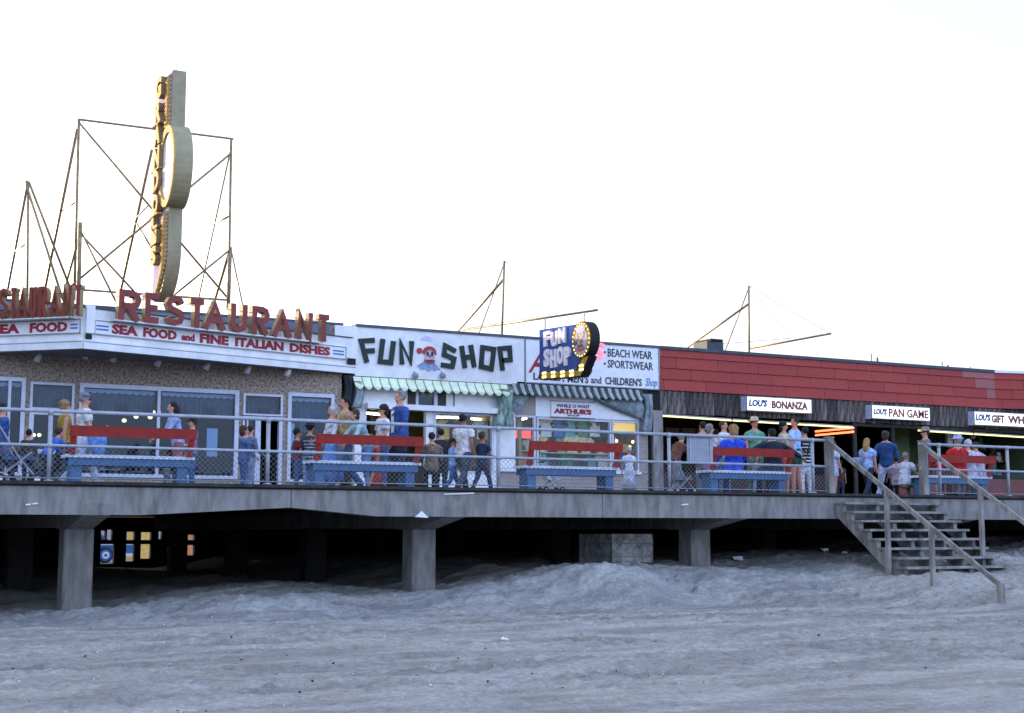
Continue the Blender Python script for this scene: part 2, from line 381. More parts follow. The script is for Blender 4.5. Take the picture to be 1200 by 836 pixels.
# fascia beam panels with a shallow arch at the joint beside the second column
jx = X_at(341, Y0, 597); xa, xb = X_at(167, Y0, 600), X_at(443, Y0, 600); zb = 1.853
def ztop(x): return ZD-.078
def zbot(x):
    if xa < x < jx: return zb+.135*(x-xa)/(jx-xa)
    if jx <= x < xb: return zb+.135*(xb-x)/(xb-jx)
    return zb
joints = [XL-16, -6.5, jx-5.97, jx]
while joints[-1] < XR-6: joints.append(joints[-1]+5.97)
joints[-1] = XR
for a, b in zip(joints, joints[1:]):
    pts = sorted({a+.008, b-.008} | {x for x in (xa, xb) if a < x < b}); poly = [(x, zbot(x)) for x in pts] + [(x, ztop(x)) for x in pts[::-1]]
    if abs(b-jx) < .01: poly[len(pts)-1] = (pts[-1], zb+.135)
    if abs(a-jx) < .01: poly[0] = (pts[0], zb+.135)
    MB().prism(poly, Y0, Y0+.32, lambda p, q, t: (p, t, q)).build('fascia_beam', CONC, bwk)
# bolts, paint patch and the pale conduit on the beam
MB().prism([(X_at(486, Y0, 605), Z_at(486, 606, Y0)), (X_at(502, Y0, 605), Z_at(502, 607, Y0)), (X_at(494, Y0, 600), Z_at(494, 599, Y0))], Y0-.012, Y0+.01, lambda p, q, t: (p, t, q)).build('paint_patch', WHITE2, bwk)
for (p0, p1, py) in ((520, 541, 579.5), (537, 555, 579), (749, 757, 579), (30, 36, 592), (38, 44, 591), (798, 806, 592)):
    MB().tube([(X_at(p0, Y0, py), Y0-.012, Z_at(p0, py, Y0)), (X_at(p1, Y0, py), Y0-.012, Z_at(p1, py-.8, Y0))], .014, 6).build('bird_dropping_streak', WHITE2, bwk)
cols = [(X_at(89, 23.9, 660), 1), (X_at(494, 23.9, 660), 1), (X_at(815, 23.9, 640), 1)]
dc = (cols[2][0]-cols[0][0])/2; colx = [cols[0][0]+dc*k for k in range(-3, 10)]
e_ = .025; cm = MB().prism([(-.235+e_, 0), (.235-e_, 0), (.235, e_), (.235, .47-e_), (.235-e_, .47), (-.235+e_, .47), (-.235, .47-e_), (-.235, e_)], -1.9, 1.635, lambda p, q, t: (p, q, t)).build('column', CONC, bwk, raw=True)
cb = MB(); cb.prism([(-1.30+.0, 1.85), (0, 1.637), (.5, 1.637), (.9, 1.64), (.9, 2.03), (-1.3, 2.03)], -.20, .20, lambda p, q, t: (t, p, q)); cb.box(-.20, .20, .9, 19, 1.66, 2.03)
cbm = cb.build('cross_beam', CONC, bwk, raw=True)
bl = bwk.location
first = True; back_col = None; SHADE_COL = mat('creosoted_pile', 0x2B2520, .95, var=.3)  # back-row columns: under-deck shade put into a darker colour
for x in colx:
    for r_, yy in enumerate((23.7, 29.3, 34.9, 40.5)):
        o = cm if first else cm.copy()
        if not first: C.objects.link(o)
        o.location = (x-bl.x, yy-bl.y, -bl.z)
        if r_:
            if back_col is None: back_col = o.data.copy(); back_col.materials.clear(); back_col.materials.append(SHADE_COL)
            o.data = back_col
        if r_ == 0:
            o2 = cbm if first else cbm.copy()
            if not first: C.objects.link(o2)
            o2.location = (x-bl.x, yy-bl.y, -bl.z)
        first = False
# free-standing concrete footing block on the bank
xa_, xb_ = X_at(717.5, 24.4, 640), X_at(765, 24.4, 640)
bk = thing('footing_block', 'pale square concrete block standing on the sand bank under the deck edge', 'concrete block', (xa_, 24.4, .8))
zt = Z_at(740, 626, 24.4)
MB().box(xa_, xb_, 24.4, 25.7, .6, zt).build('block_body', CONC2, bk)
for q in (.18, .62): MB().box(xa_-.012, xb_+.012, 24.388, 25.71, .98+q*.6, .995+q*.6).build('formwork_seam', CONC, bk)
# ------------------------------------------------------------ foundation at the back of the pier, with gaps onto the street
YF = 43.8
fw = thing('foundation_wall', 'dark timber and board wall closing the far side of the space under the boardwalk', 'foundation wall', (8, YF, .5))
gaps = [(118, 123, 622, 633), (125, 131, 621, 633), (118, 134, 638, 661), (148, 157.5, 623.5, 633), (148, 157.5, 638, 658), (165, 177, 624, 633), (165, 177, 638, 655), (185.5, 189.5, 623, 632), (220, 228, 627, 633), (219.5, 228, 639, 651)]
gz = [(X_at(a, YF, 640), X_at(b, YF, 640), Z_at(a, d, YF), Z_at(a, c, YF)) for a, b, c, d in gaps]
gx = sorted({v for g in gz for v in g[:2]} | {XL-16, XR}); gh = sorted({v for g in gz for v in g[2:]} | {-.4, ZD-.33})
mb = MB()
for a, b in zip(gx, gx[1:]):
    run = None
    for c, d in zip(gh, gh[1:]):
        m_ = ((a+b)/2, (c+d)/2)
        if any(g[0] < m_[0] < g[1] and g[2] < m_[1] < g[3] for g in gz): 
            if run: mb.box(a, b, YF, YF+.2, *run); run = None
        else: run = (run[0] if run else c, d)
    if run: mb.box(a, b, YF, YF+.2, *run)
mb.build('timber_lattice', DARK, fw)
# things seen through those gaps: a car and street beyond
def car():
    YC = 60.0; xw = X_at(123.5, YC, 648); zc = Z_at(123.5, 648, YC); g0 = float(Hs(np.array(xw), np.array(YC), False)); zc = g0+.33
    t = thing('parked_car', 'blue and white parked car seen through the gaps under the boardwalk', 'car', (xw-1, YC, g0))
    CB = mat('car_blue', 0x2E5D96, .25, var=.05); CW = mat('car_white', 0xC9CED6, .3, var=.05)
    prof = [(-.9, .35), (3.7, .35), (3.75, .75), (3.0, .86), (2.4, 1.35), (.8, 1.38), (.2, .92), (-.85, .82)]
    MB().prism([(xw+.38-p, g0+q) for p, q in prof], YC-.02+.1, YC+1.75, lambda p, q, s_: (p, s_, q)).build('body', CB, t)
    MB().box(xw-3.39, xw+1.30, YC+.06, YC+.12, g0+.28, g0+.40).build('lower_trim', CW, t)
    MB().box(xw-3.32, xw+1.23, YC+.05, YC+.11, g0+.74, g0+.79).build('side_moulding', CW, t)
    MB().prism([(xw+.38-p, g0+q) for p, q in [(.35, .92), (2.75, .9), (2.3, 1.28), (.85, 1.3)]], YC+.06, YC+.09, lambda p, q, s_: (p, s_, q)).build('side_window', BLUEG, t)
    for dx in (0, -2.7):
        wh = MB().tube([(xw+dx, YC-.03, zc), (xw+dx, YC+.17, zc)], .32, 24).build('wheel', BLACK, t)
        MB().tube([(xw+dx, YC-.06, zc), (xw+dx, YC-.02, zc)], .24, 24).build('hubcap', CB, wh)
        MB().tube([(xw+dx, YC-.08, zc), (xw+dx, YC-.05, zc)], .15, 24).build('hubcap_ring', CW, wh)
        MB().tube([(xw+dx, YC-.10, zc), (xw+dx, YC-.07, zc)], .06, 16).build('hub', CB, wh)
car()
t = thing('street_kiosk', 'yellow canvas street kiosk seen through the gaps under the boardwalk', 'kiosk', (X_at(172, 66), 66, .3))
MB().box(X_at(163, 66), X_at(181, 66), 66, 68, .3, 2.4).build('kiosk_body', mat('kiosk_yellow', 0xE8B860, .6), t)
MB().box(X_at(162, 66), X_at(182, 66), 65.6, 68.2, 2.4, 2.5).build('kiosk_roof', WHITE, t)
t = thing('street_booth', 'orange painted booth seen through the right-hand gap under the boardwalk', 'booth', (X_at(225, 66), 66, .3))
MB().box(X_at(215, 66), X_at(232, 66), 66, 68, .3, 2.3).build('booth_body', mat('booth_orange', 0xD8885A, .6), t)
MB().box(X_at(214, 66), X_at(233, 66), 65.7, 68.2, 2.3, 2.4).build('booth_roof', WHITE, t)

t = thing('street_building', 'low brick block across the street behind the shops, hidden by them', 'building', (0, 82, .3))  # added unseen block: stops the low sun reaching under the deck
MB().box(-75, 90, 82, 90, .3, 7.2).build('wall', TAN, t); MB().box(-75.3, 90.3, 81.7, 90.3, 7.2, 7.4).build('roof', ROOFG, t)
# ------------------------------------------------------------ railing along the deck edge
YR = Y0+.13
ZT, ZM = Z_at(0, 479.5, YR), Z_at(0, 520.5, YR)
def railing(xa, xb, posts, label, lead=None):
    f = thing('boardwalk_railing', label, 'railing', ((xa+xb)/2, YR, ZD), group='pipe railings along the boardwalk edge')
    MB().tube([(xa, YR, ZT), (xb, YR, ZT)], .030, 10).build('top_rail', PIPE, f, smooth=True)
    MB().tube([(xa, YR, ZM), (xb, YR, ZM)], .024, 10).build('mid_rail', PIPE, f, smooth=True)
    MB().tube([(xa, YR, ZD+.05), (xb, YR, ZD+.05)], .012, 6).build('bottom_wire', WIRE, f)
    pm = None
    for x in posts:
        if pm is None:
            m_ = MB(); m_.tube([(0, 0, 0), (0, 0, ZT-ZD-.01)], .034, 10); m_.tube([(0, 0, ZT-ZD-.06), (0, 0, ZT-ZD+.035)], .042, 10); m_.tube([(0, 0, ZM-ZD-.04), (0, 0, ZM-ZD+.04)], .041, 10); m_.tube([(0, 0, 0), (0, 0, .02)], .07, 10)
            o = pm = m_.build('post', PIPE, f, smooth=True, raw=True)
        else: o = pm.copy(); C.objects.link(o)
        o.location = (x-f.location.x, 0, 0)
    m_ = MB(); h = ZM-ZD-.06; st = .088; n = int((xb-xa)/st)
    for k in range(-int(h/st), n):
        for sgn in (1, -1):
            x0 = xa+k*st if sgn > 0 else xa+k*st+h; x1 = x0+sgn*h; z0, z1 = ZD+.05, ZD+.05+h
            lo_, hi_ = min(x0, x1), max(x0, x1)
            if hi_ <= xa or lo_ >= xb: continue
            if sgn > 0:
                if x0 < xa: z0 += xa-x0; x0 = xa
                if x1 > xb: z1 -= x1-xb; x1 = xb
            else:
                if x0 > xb: z0 += x0-xb; x0 = xb
                if x1 < xa: z1 -= xa-x1; x1 = xa
            m_.tube([(x0, YR+.004*sgn, z0), (x1, YR+.004*sgn, z1)], .0030, 4, cap=False)
    o = m_.build('chain_link', WIRE, f, fix=False); o['kind'] = 'stuff'
    return f
gxl, gxr = X_at(968, YR, 545), X_at(1078, YR, 550)
pl_ = [X_at(p, YR, 530) for p in (58, 314, 584, 784, 952)]
st_ = pl_[1]-pl_[0]; pl_ = [pl_[0]-4*st_, pl_[0]-3*st_, pl_[0]-2*st_, pl_[0]-st_] + pl_
rl = railing(pl_[0]-1, gxl, pl_, 'long pipe railing with wire mesh, from the left edge of the photo to the stairs')
pr_ = [X_at(1101, YR, 550), X_at(1181, YR, 550)]; st_ = pr_[1]-pr_[0]; pr_ += [pr_[1]+st_*k for k in (1, 2, 3, 4)]
railing(gxr, pr_[-1], pr_, 'pipe railing with wire mesh to the right of the stairs')
for px, lb in ((968, 'grey square timber post left of the stair opening'), (1078, 'grey square timber post right of the stair opening')):
    x = X_at(px+4, YR, 545); q = thing('gate_post', lb, 'post', (x, YR, ZD), group='timber posts at the stair opening')
    MB().box(x-.07, x+.07, YR-.07, YR+.07, ZD-.3, ZT+.05).build('post_body', GWOOD, q)
    MB().box(x-.08, x+.08, YR-.08, YR+.08, ZT+.05, ZT+.075).build('post_cap', GWOOD, q)
x0, x1 = X_at(807, YR, 530), X_at(837, YR, 530)
q = thing('metal_board', 'blank grey sheet-metal board fixed between the two rails left of the fourth bench', 'board', (x0, YR+.06, ZM))
MB().box(x0, x1, YR+.045, YR+.06, ZM+.02, Z_at(820, 512, YR)).build('sheet', mat('sheet_metal', 0x8C909B, .5, metal=.2, var=.1), q)
for x in (x0+.06, x1-.06):
    MB().box(x-.012, x+.012, YR+.030, YR+.044, ZM-.02, ZT+.01).build('bracket', PIPE, q)

# ------------------------------------------------------------ beach stairs
st = thing('beach_stairs', 'weathered open timber stairs going down from the boardwalk to the sand', 'stairs', (X_at(1030, Y0), Y0, .5))
xl, xr = X_at(977, Y0, 590), X_at(1091, Y0, 590)
rise, run = .178, .24
tm = None
for k in range(1, 10):
    z = ZD-rise*k; y = Y0-run*k
    o = MB().box(xl+random.uniform(-.03, .03), xr+random.uniform(-.03, .05), y-.11, y+.17, z-.045, z).build('tread', GWOOD, st)
def stringer(x, w_=.06, saw=True):
    m_ = MB(); top = (Y0-.02, ZD-rise-.06); ybot = Y0-run*10.6
    poly = [(Y0-.02, ZD-.12-.06), (Y0-.02, ZD-.42), (ybot, ZD-.42-rise*(10.6-.1)), (ybot, ZD-.18-.06-rise*(10.6-.1)+.1)]
    m_.prism(poly, x-w_/2, x+w_/2, lambda p, q, t: (t, p, q))
    return m_.build('stringer', GWOOD, st)
stringer(xl+.04, .07); stringer(xr-.05, .07); 
for fx in (.36, .68): stringer(xl+(xr-xl)*fx, .06)
for k in range(1, 10):
    z = ZD-rise*k; y = Y0-run*k
    for fx in (.02, .35, .67, .97):
        MB().box(xl+(xr-xl)*fx-.045+random.uniform(-.03,.03), xl+(xr-xl)*fx+.045, y-.02, y+.10, z-rise+.002, z-.047).build('riser_block', GWOOD, st)
def handrail(x, ylow, zlow, px0):
    t = thing('stair_handrail', 'grey sloping timber handrail on the %s side of the beach stairs' % ('left' if px0 < 1000 else 'right'), 'handrail', (x, Y0, ZD), group='stair handrails')
    a = Vector((x, YR-.12, ZT-.03)); b = Vector((x, ylow, zlow))
    MB().bar(a, b, .05, .085).build('rail', GWOOD, t)
    for f_ in ((.37, .63) if px0 < 1000 else (.36,)):
        p = a.lerp(b, f_); g = sandz(x, p.y); zs = ZD-.16-(Y0-p.y)/run*rise
        MB().box(p.x-.038, p.x+.038, p.y-.038, p.y+.038, max(g-.2, zs-.35), p.z-.02).build('rail_post', GWOOD, t)
    if px0 >= 1000:
        p = a.lerp(b, .63); MB().box(p.x-.038, p.x+.038, p.y-.038, p.y+.038, sandz(x, p.y)-.3, p.z-.02).build('rail_post', GWOOD, t)
    MB().box(b.x-.05, b.x+.05, b.y-.02, b.y+.08, sandz(x, ylow)-.35, b.z+.06).build('rail_post', GWOOD, t)
xh = X_at(972, Y0, 520); yl = 18.0
handrail(xh-.02, yl, Z_at(1165, 688, yl), 968)
handrail(X_at(1080, Y0, 520), yl, Z_at(1165, 688, yl)+.05, 1078)

# ------------------------------------------------------------ benches
def make_bench():
    t = thing('bench', '', 'bench', (0, 0, ZD), group='red and blue benches facing the shops')
    for k in range(3): MB().box(-1.02, 1.02, -.03+k*.155, .11+k*.155, .395, .445).build('seat_slat', SEATW, t, raw=True)
    MB().box(-.97, .97, .002, .03, .275, .394).build('apron', BLUE, t, raw=True)
    MB().box(-.97, .97, .38, .41, .275, .394).build('apron', BLUE, t, raw=True)
    for s_ in (-.84, .84): MB().box(s_-.085, s_+.085, .045, .375, 0, .394).build('leg', BLUE, t, raw=True)
    MB().prism([(-.165, .72), (-.125, .72), (-.155, .885), (-.195, .885)], -1.0, 1.0, lambda p, q, s_: (s_, p, q)).build('backrest', RED, t, raw=True)
    for s_ in (-.93, .93):
        m_ = MB(); m_.prism([(-.06, .44), (.02, .44), (-.10, .80), (-.12, .80), (-.155, .80)], s_-.045, s_+.045, lambda p, q, r_: (r_, p, q)); m_.build('back_post', RED, t, raw=True)
    return t
bench0 = make_bench()
BY = 22.98
bspec = [(80, 232, 'leftmost red and blue bench, in front of the widest restaurant window'), (371, 496, 'red and blue bench between the restaurant and the fun shop, walkers close behind it'),
         (621, 729, 'empty red and blue bench in front of the lit clothing shop window'), (837, 930, 'crowded red and blue bench left of the stairs with people sitting on it'),
         (1085, 1168, 'rightmost red and blue bench, beyond the stairs, with a person in red sitting on it')]
BX = []
for i, (a, b, lb) in enumerate(bspec):
    o = bench0 if i == 0 else copy_tree(bench0)
    x = (X_at(a, BY-.17, 510)+X_at(b, BY-.17, 515))/2; BX.append(x); o.location = (x, BY, ZD); o['label'] = lb

# ------------------------------------------------------------ building helpers
def wall_holes(fr, u0, u1, z0, z1, holes, v0, v1):
    mb = MB(fr); gu = sorted({u0, u1} | {max(u0, min(u1, u)) for h in holes for u in h[:2]}); gzz = sorted({z0, z1} | {z for h in holes for z in h[2:]})
    for a, b in zip(gu, gu[1:]):
        if b-a < 1e-4: continue
        run = None
        for c, d in zip(gzz, gzz[1:]):
            m_ = ((a+b)/2, (c+d)/2)
            if any(h[0] < m_[0] < h[1] and h[2] < m_[1] < h[3] for h in holes):
                if run: mb.box(a, b, v0, v1, *run); run = None
            else: run = (run[0] if run else c, d)
        if run: mb.box(a, b, v0, v1, *run)
    return mb
def glazing(fr, parent, u0, u1, z0, z1, mull=(), bars=(), fw=.09, m=None, g=None, v=.02, name='window_frame'):
    m = m or ALU; g = g or GLASS; mb = MB(fr)
    mb.box(u0, u0+fw, v-.08, v+.03, z0, z1); mb.box(u1-fw, u1, v-.08, v+.03, z0, z1)
    mb.box(u0+fw, u1-fw, v-.08, v+.028, z0, z0+fw*.8); mb.box(u0+fw, u1-fw, v-.08, v+.028, z1-fw, z1)
    for q in mull: mb.box(q-fw*.35, q+fw*.35, v-.07, v+.026, z0+fw*.8, z1-fw)
    us = [u0+fw] + list(mull) + [u1-fw]
    for q in bars: mb.box(u0+fw, u1-fw, v-.06, v+.024, q-fw*.45, q+fw*.45)
    f = mb.build(name, m, parent)
    zs = [z0+fw*.8] + list(bars) + [z1-fw]
    for a, b in zip(us, us[1:]):
        for c, d in zip(zs, zs[1:]):
            MB(fr).box(a, b, v-.045, v-.035, c, d).build('pane', g, f)
    return f
def shell(fr, parent, u0, u1, z0, z1, v0, v1, m, mf=None, mc=None):
    """room behind the front: back wall, two sides, floor, ceiling; v0 is the back"""
    MB(fr).box(u0, u1, v0-.1, v0, z0, z1).build('interior_back_wall', m, parent)
    MB(fr).box(u0-.1, u0, v0, v1, z0, z1).build('interior_side_wall', m, parent); MB(fr).box(u1, u1+.1, v0, v1, z0, z1).build('interior_side_wall', m, parent)
    MB(fr).box(u0, u1, v0, v1, z0-.03, z0-.005).build('interior_floor', mf or DKBR, parent); MB(fr).box(u0, u1, v0, v1, z1, z1+.05).build('interior_ceiling', mc or m, parent)
ZS, ZP, ZSF = 5.56, 6.80, 5.60       # sign foot, parapet top, soffit
BD = 10.0                            # building depth

# ------------------------------------------------------------ restaurant
ux0, ux1 = U(-62, 480), U(400, 480)
rb = thing('restaurant_building', 'pebble-stucco restaurant with tall white framed windows at the left of the boardwalk', 'restaurant', (ux0, YW, ZD))
zt0 = Z(28, 443); ztw = Z(92, 449); zbw = Z(278, 562)
zd1 = Z(34, 447.5)
w0 = (ux0+.3, U(28), zbw, zt0); w1 = (U(33.5), U(85.5), ZD, zd1); w2 = (U(91.5), U(279), zbw, ztw); dd = (U(284), U(330.5), ZD, Z(284, 461)); w3 = (U(336.5), U(391), zbw-.05, Z(336.5, 460))
wall_holes(WF, ux0, ux1, ZD, ZP-.02, [w0, w1, w2, dd, w3], -.22, 0).build('wall', STUCCO, rb)
glazing(WF, rb, w0[0], w0[1], w0[2], w0[3], [w0[0]+1.0])
glazing(WF, rb, w2[0], w2[1], w2[2], w2[3], [U(185)], fw=.10)
glazing(WF, rb, w3[0], w3[1], w3[2], w3[3], [], fw=.09)
zb1 = Z(34, 476.5)
glazing(WF, rb, w1[0], w1[1], zb1-.06, w1[3], [], fw=.055, name='transom_frame')
db = glazing(WF, rb, w1[0], w1[1], ZD+.005, zb1-.08, [], [Z(60, 529.5)], fw=.10, name='door')
MB(WF).box(w1[0]+.12, w1[0]+.16, .05, .09, ZD+.9, ZD+1.2).build('handle', BLACK, db)
zb2 = Z(303, 485.5)
glazing(WF, rb, dd[0], dd[1], zb2-.04, dd[3], [], fw=.055, name='transom_frame')
glazing(WF, rb, dd[0], U(301), ZD+.005, zb2-.06, [U(289.5)], fw=.05, name='side_light')
fr_ = MB(WF).box(U(301)+.003, U(301)+.085, -.08, .05, ZD+.003, zb2-.06).box(dd[1]-.09, dd[1]-.003, -.08, .05, ZD+.003, zb2-.06).box(U(301)+.085, dd[1]-.09, -.08, .05, zb2-.16, zb2-.06).build('door_frame', ALU, rb)
# inside the restaurant
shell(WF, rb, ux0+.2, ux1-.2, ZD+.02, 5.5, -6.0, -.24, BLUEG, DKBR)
MB(WF).box(U(297), U(300), -4.5, -.3, ZD+.02, zb2+.2).build('partition', BROWN, rb)
MB(WF).box(U(300), U(345), -2.6, -2.5, ZD+.02, 5.4).build('partition', BROWN, rb)
MB(WF).box(ux0, ux1, -BD, -.22, ZP-.35, ZP-.2).build('roof', ROOFG, rb)
MB(WF).box(ux0, ux0+.2, -BD, -.22, ZD, ZP-.02).build('side_wall', STUCCO, rb)
MB(WF).box(ux0, ux1, -BD-.2, -BD, ZD-.3, ZP-.02).build('rear_wall', STUCCO, rb)
MB(WF).box(ux0-.03, ux1+.02, -.25, .02, ZP-.02, ZP+.05).build('parapet_cap', COPE, rb)
MB(WF).box(ux0, ux1-.35, .004, .03, 6.2, ZP-.02).build('parapet_board', mat('parapet_board', 0x6E7788, .7, var=.15), rb)
# end pillar
MB(WF).box(U(389), U(416)-.01, .04, .12, Z(416, 427, .12), ZP-.03).build('end_board', WHITE, rb)
def curtain(u0, u1, z0, z1, v, label, lam=.11):
    mb = MB(WF); n = max(8, int((u1-u0)/lam*6)); vs, fs = [], []
    for i in range(n+1):
        u = u0+(u1-u0)*i/n; d = .03*math.sin(u/lam*6.283)+.008*math.sin(u*7)
        for z in (z0, z1):
            vs += [(u, v+d, z+(.02*math.sin(u*9) if z == z0 else 0)), (u, v+d-.006, z)]
    for i in range(n):
        a, b = i*4, i*4+4; fs += [(a, b, b+2, a+2), (a+1, a+3, b+3, b+1), (a, a+1, b+1, b), (a+2, b+2, b+3, a+3)]
    mb.add(vs, fs); return tag(mb.build('window_curtain', CURT, smooth=True), label, 'curtain', 'curtains in the restaurant windows')
def valance(u0, u1, z, v, label):
    t = thing('window_valance', label, 'valance', WF(u0, v, z), group='scalloped valances in the restaurant windows'); n = int((u1-u0)/.16); mb = MB(WF)
    for k in range(n):
        a = u0+(u1-u0)*k/n; b = u0+(u1-u0)*(k+1)/n; pl = [(a, z), (b, z), (b, z-.05)] + [((a+b)/2+(b-a)/2*math.cos(q), z-.05-.05*math.sin(q)) for q in (.5, 1.05, 1.57, 2.1, 2.6)] + [(a, z-.05)]
        mb.prism(pl, v, v+.012, lambda p, q, t_: WF(p, t_, q) if False else (p, t_, q))
    mb.build('scallops', WHITE2, t)
zc = Z(200, 487, -.3)
for (a, b, zt_, lb) in ((w0[0], w0[1], w0[3], 'leftmost window, cut by the photo edge'), (w2[0], U(185), w2[3], 'left pane of the widest window'), (U(185), w2[1], w2[3], 'right pane of the widest window')):
    curtain(a+.1, b-.08, zc, zt_-.12, -.17, 'grey pleated half curtain in the '+lb); valance(a+.1, b-.08, zt_-.11, -.11, 'white scalloped valance in the '+lb)
curtain(w3[0]+.1, w3[1]-.08, Z(350, 507), w3[3]-.12, -.17, 'grey pleated curtain in the narrow window right of the restaurant door'); valance(w3[0]+.1, w3[1]-.08, w3[3]-.11, -.11, 'white scalloped valance in the narrow window right of the restaurant door')
curtain(w1[0]+.07, w1[1]-.07, zb1, w1[3]-.07, -.24, 'grey pleated curtain behind the transom over the left restaurant door')
curtain(dd[0]+.07, dd[1]-.07, zb2, dd[3]-.07, -.24, 'grey pleated curtain behind the transom over the open restaurant door')
q = tag(MB(WF).box(U(339), U(346.5), -.10, -.09, Z(342, 523), Z(342, 496)).build('window_poster', WHITE2), 'white paper notice low in the window right of the restaurant door', 'poster')
q = tag(MB(WF).box(U(244), U(256.5), -.10, -.09, Z(250, 535), Z(250, 502)).build('window_poster', WHITE2), 'white paper sheet in the right end of the widest restaurant window', 'poster')
# lamps inside
for i, (px, py, v) in enumerate(((145.5, 493, -3), (159.5, 488.5, -3), (176, 489, -3), (180, 483.2, -4.6), (188.5, 483.5, -4.6), (196, 483.3, -4.6), (203, 483.5, -4.6), (39.5, 510, -3), (46, 510, -3))):
    u, z = WF.uz(px, py, v); nm = ('three large bulbs' if i < 3 else 'row of four small bulbs' if i < 7 else 'pair of bulbs behind the left door')
    t = thing('ceiling_lamp', ('%s of the %s glowing inside the restaurant' % (('left', 'middle', 'right')[i] if i < 3 else ('first', 'second', 'third', 'last')[i-3] if i < 7 else ('left', 'right')[i-7], nm)), 'lamp', WF(u, v, z), group='glowing lamps inside the restaurant')
    MB().ell(WF(u, v, z), (.062, .062, .05) if i < 3 else (.05, .05, .045), 12, 8).build('bulb', BULB, t, smooth=True)
    MB().tube([WF(u, v, z+.03), WF(u, v, 5.5)], .008, 5).build('cord', BLACK, t)
# dining tables and chairs seen through the glass
for i, (px, v) in enumerate(((120, -2.0), (160, -3.2), (215, -2.2), (255, -3.0), (365, -2.0))):
    u = WF.uz(px, 555, v)[0]; t = thing('dining_table', ('%s of the round dining tables inside the restaurant' % ('first', 'second', 'third', 'fourth', 'rightmost')[i]), 'table', WF(u, v, ZD), group='dining tables inside the restaurant')
    x, y, _ = WF(u, v, 0)
    MB().tube([(x, y, ZD+.72), (x, y, ZD+.75)], .42, 20).build('table_top', WHITE2, t); MB().tube([(x, y, ZD+.02), (x, y, ZD+.72)], .04, 8).build('leg', BLACK, t)
    MB().tube([(x, y, ZD+.75), (x, y, ZD+.87)], [.05, .035], 8).build('vase', mat('vase', 0xB9AE9A, .5), t)

# marquee: a V of two sign wings meeting at an apex
A = at(97, 408, 31.6); B = at(416, 434, 33.52); Cc = at(0, 411.5, 33.0)
MR = Frame((A.x, A.y), (B.x-A.x, B.y-A.y)); ML = Frame((A.x, A.y), (A.x-Cc.x, A.y-Cc.y))
LR = (Vector((B.x, B.y))-Vector((A.x, A.y))).length; LL = (Vector((A.x, A.y))-Vector((Cc.x, Cc.y))).length*1.42
mq = thing('restaurant_marquee', 'white V-shaped marquee with red seafood lettering over the restaurant front', 'marquee', (A.x, A.y, ZS))
zb0, zb1_, zbt = 5.56, 5.76, 6.46
for fr, a, b in ((MR, 0.0, LR-.02), (ML, -LL, 0.0)):
    MB(fr).box(a, b, -.10, .05, zb0, zb1_).build('lower_band', WHITE, mq)
    MB(fr).box(a, b, .05, .058, zb1_-.05, zb1_-.035).build('band_groove', GREYW, mq)
    MB(fr).box(a+.001, b, -.10, 0, zb1_, zbt).build('board', WHITE, mq)
    MB(fr).box(a+.001, b, -.12, .02, zbt, zbt+.03).build('board_cap', COPE, mq)
# soffit between the wings and the wall
MB().prism([(A.x, A.y+.06), (B.x-.02, YW-.02), (ML(-LL, 0, 0)[0], YW-.02)], zb0+.02, zb0+.06, lambda p, q, t: (p, q, t)).build('soffit', GREYW, mq)
# apex pillar and black vents
MB(MR).box(.02, MR.uz(109, 380)[0], .0, .09, MR.uz(105, 391)[1], zbt+.06).build('apex_pillar', WHITE, mq)
MB(MR).box(.03, MR.uz(106, 395)[0], .05, .07, MR.uz(103, 398)[1], MR.uz(103, 392)[1]).build('vent', BLACK, mq)
MB(MR).box(MR.uz(405.5, 424)[0], LR-.03, .05, .07, MR.uz(411, 427.5)[1], MR.uz(411, 420.5)[1]).build('vent', BLACK, mq)
def sign_panel(fr, u0, u1, z0, z1):
    p = MB(fr).box(u0, u1, -.01, .03, z0, z1).build('sign_panel', WHITE2, mq)
    m_ = MB(fr); e = .018; m_.box(u0, u1, .03, .045, z1-e, z1); m_.box(u0, u1, .03, .045, z0, z0+e); m_.box(u0, u0+e, .03, .045, z0+e, z1-e); m_.box(u1-e, u1, .03, .045, z0+e, z1-e)
    m_.build('panel_frame', GREYW, p); return p
pz1, pz0 = MR.uz(110, 375)[1], MR.uz(110, 392)[1]
p1 = sign_panel(MR, MR.uz(110, 380)[0], MR.uz(405, 410)[0], pz0, pz1)
uE = ML.uz(97, 380)[0]-.03; p2 = sign_panel(ML, -LL+.05, uE, pz0, pz1)
def tx(fr, body, a, b, m, par, k=(.16, .84), bold=.05, v=.03, shear=0):
    z0, z1 = pz0+(pz1-pz0)*k[0], pz0+(pz1-pz0)*k[1]
    lettering_mb = MB(); lettering(lettering_mb, fr, body, fr.uz(a, 390)[0] if fr is MR else ML.uz(a, 385)[0], fr.uz(b, 400)[0] if fr is MR else ML.uz(b, 385)[0], z0, z1, v-.005, v+.012, bold, shear)
    return lettering_mb.build('lettering', m, par)
tx(MR, 'SEA', 130, 160.5, TRED, p1); tx(MR, 'FOOD', 167, 206, TRED, p1); tx(MR, 'and', 212, 227, TRED, p1, (.2, .72)); tx(MR, 'FINE', 233.5, 267, TRED, p1); tx(MR, 'ITALIAN', 275, 331.5, TRED, p1); tx(MR, 'DISHES', 339, 386, TRED, p1)
tx(ML, 'SEA', -8, 24, TRED, p2); tx(ML, 'FOOD', 36, 80, TRED, p2)
for fr, par, a, b in ((MR, p1, 112, 126.5), (MR, p1, 390, 402.5), (ML, p2, 83.5, 92)):
    for q in (.32, .56):
        z = pz0+(pz1-pz0)*q; MB(fr).box(fr.uz(a, 385)[0], fr.uz(b, 385)[0], .03, .04, z, z+.035).build('blue_stripe', TBLUE, par)
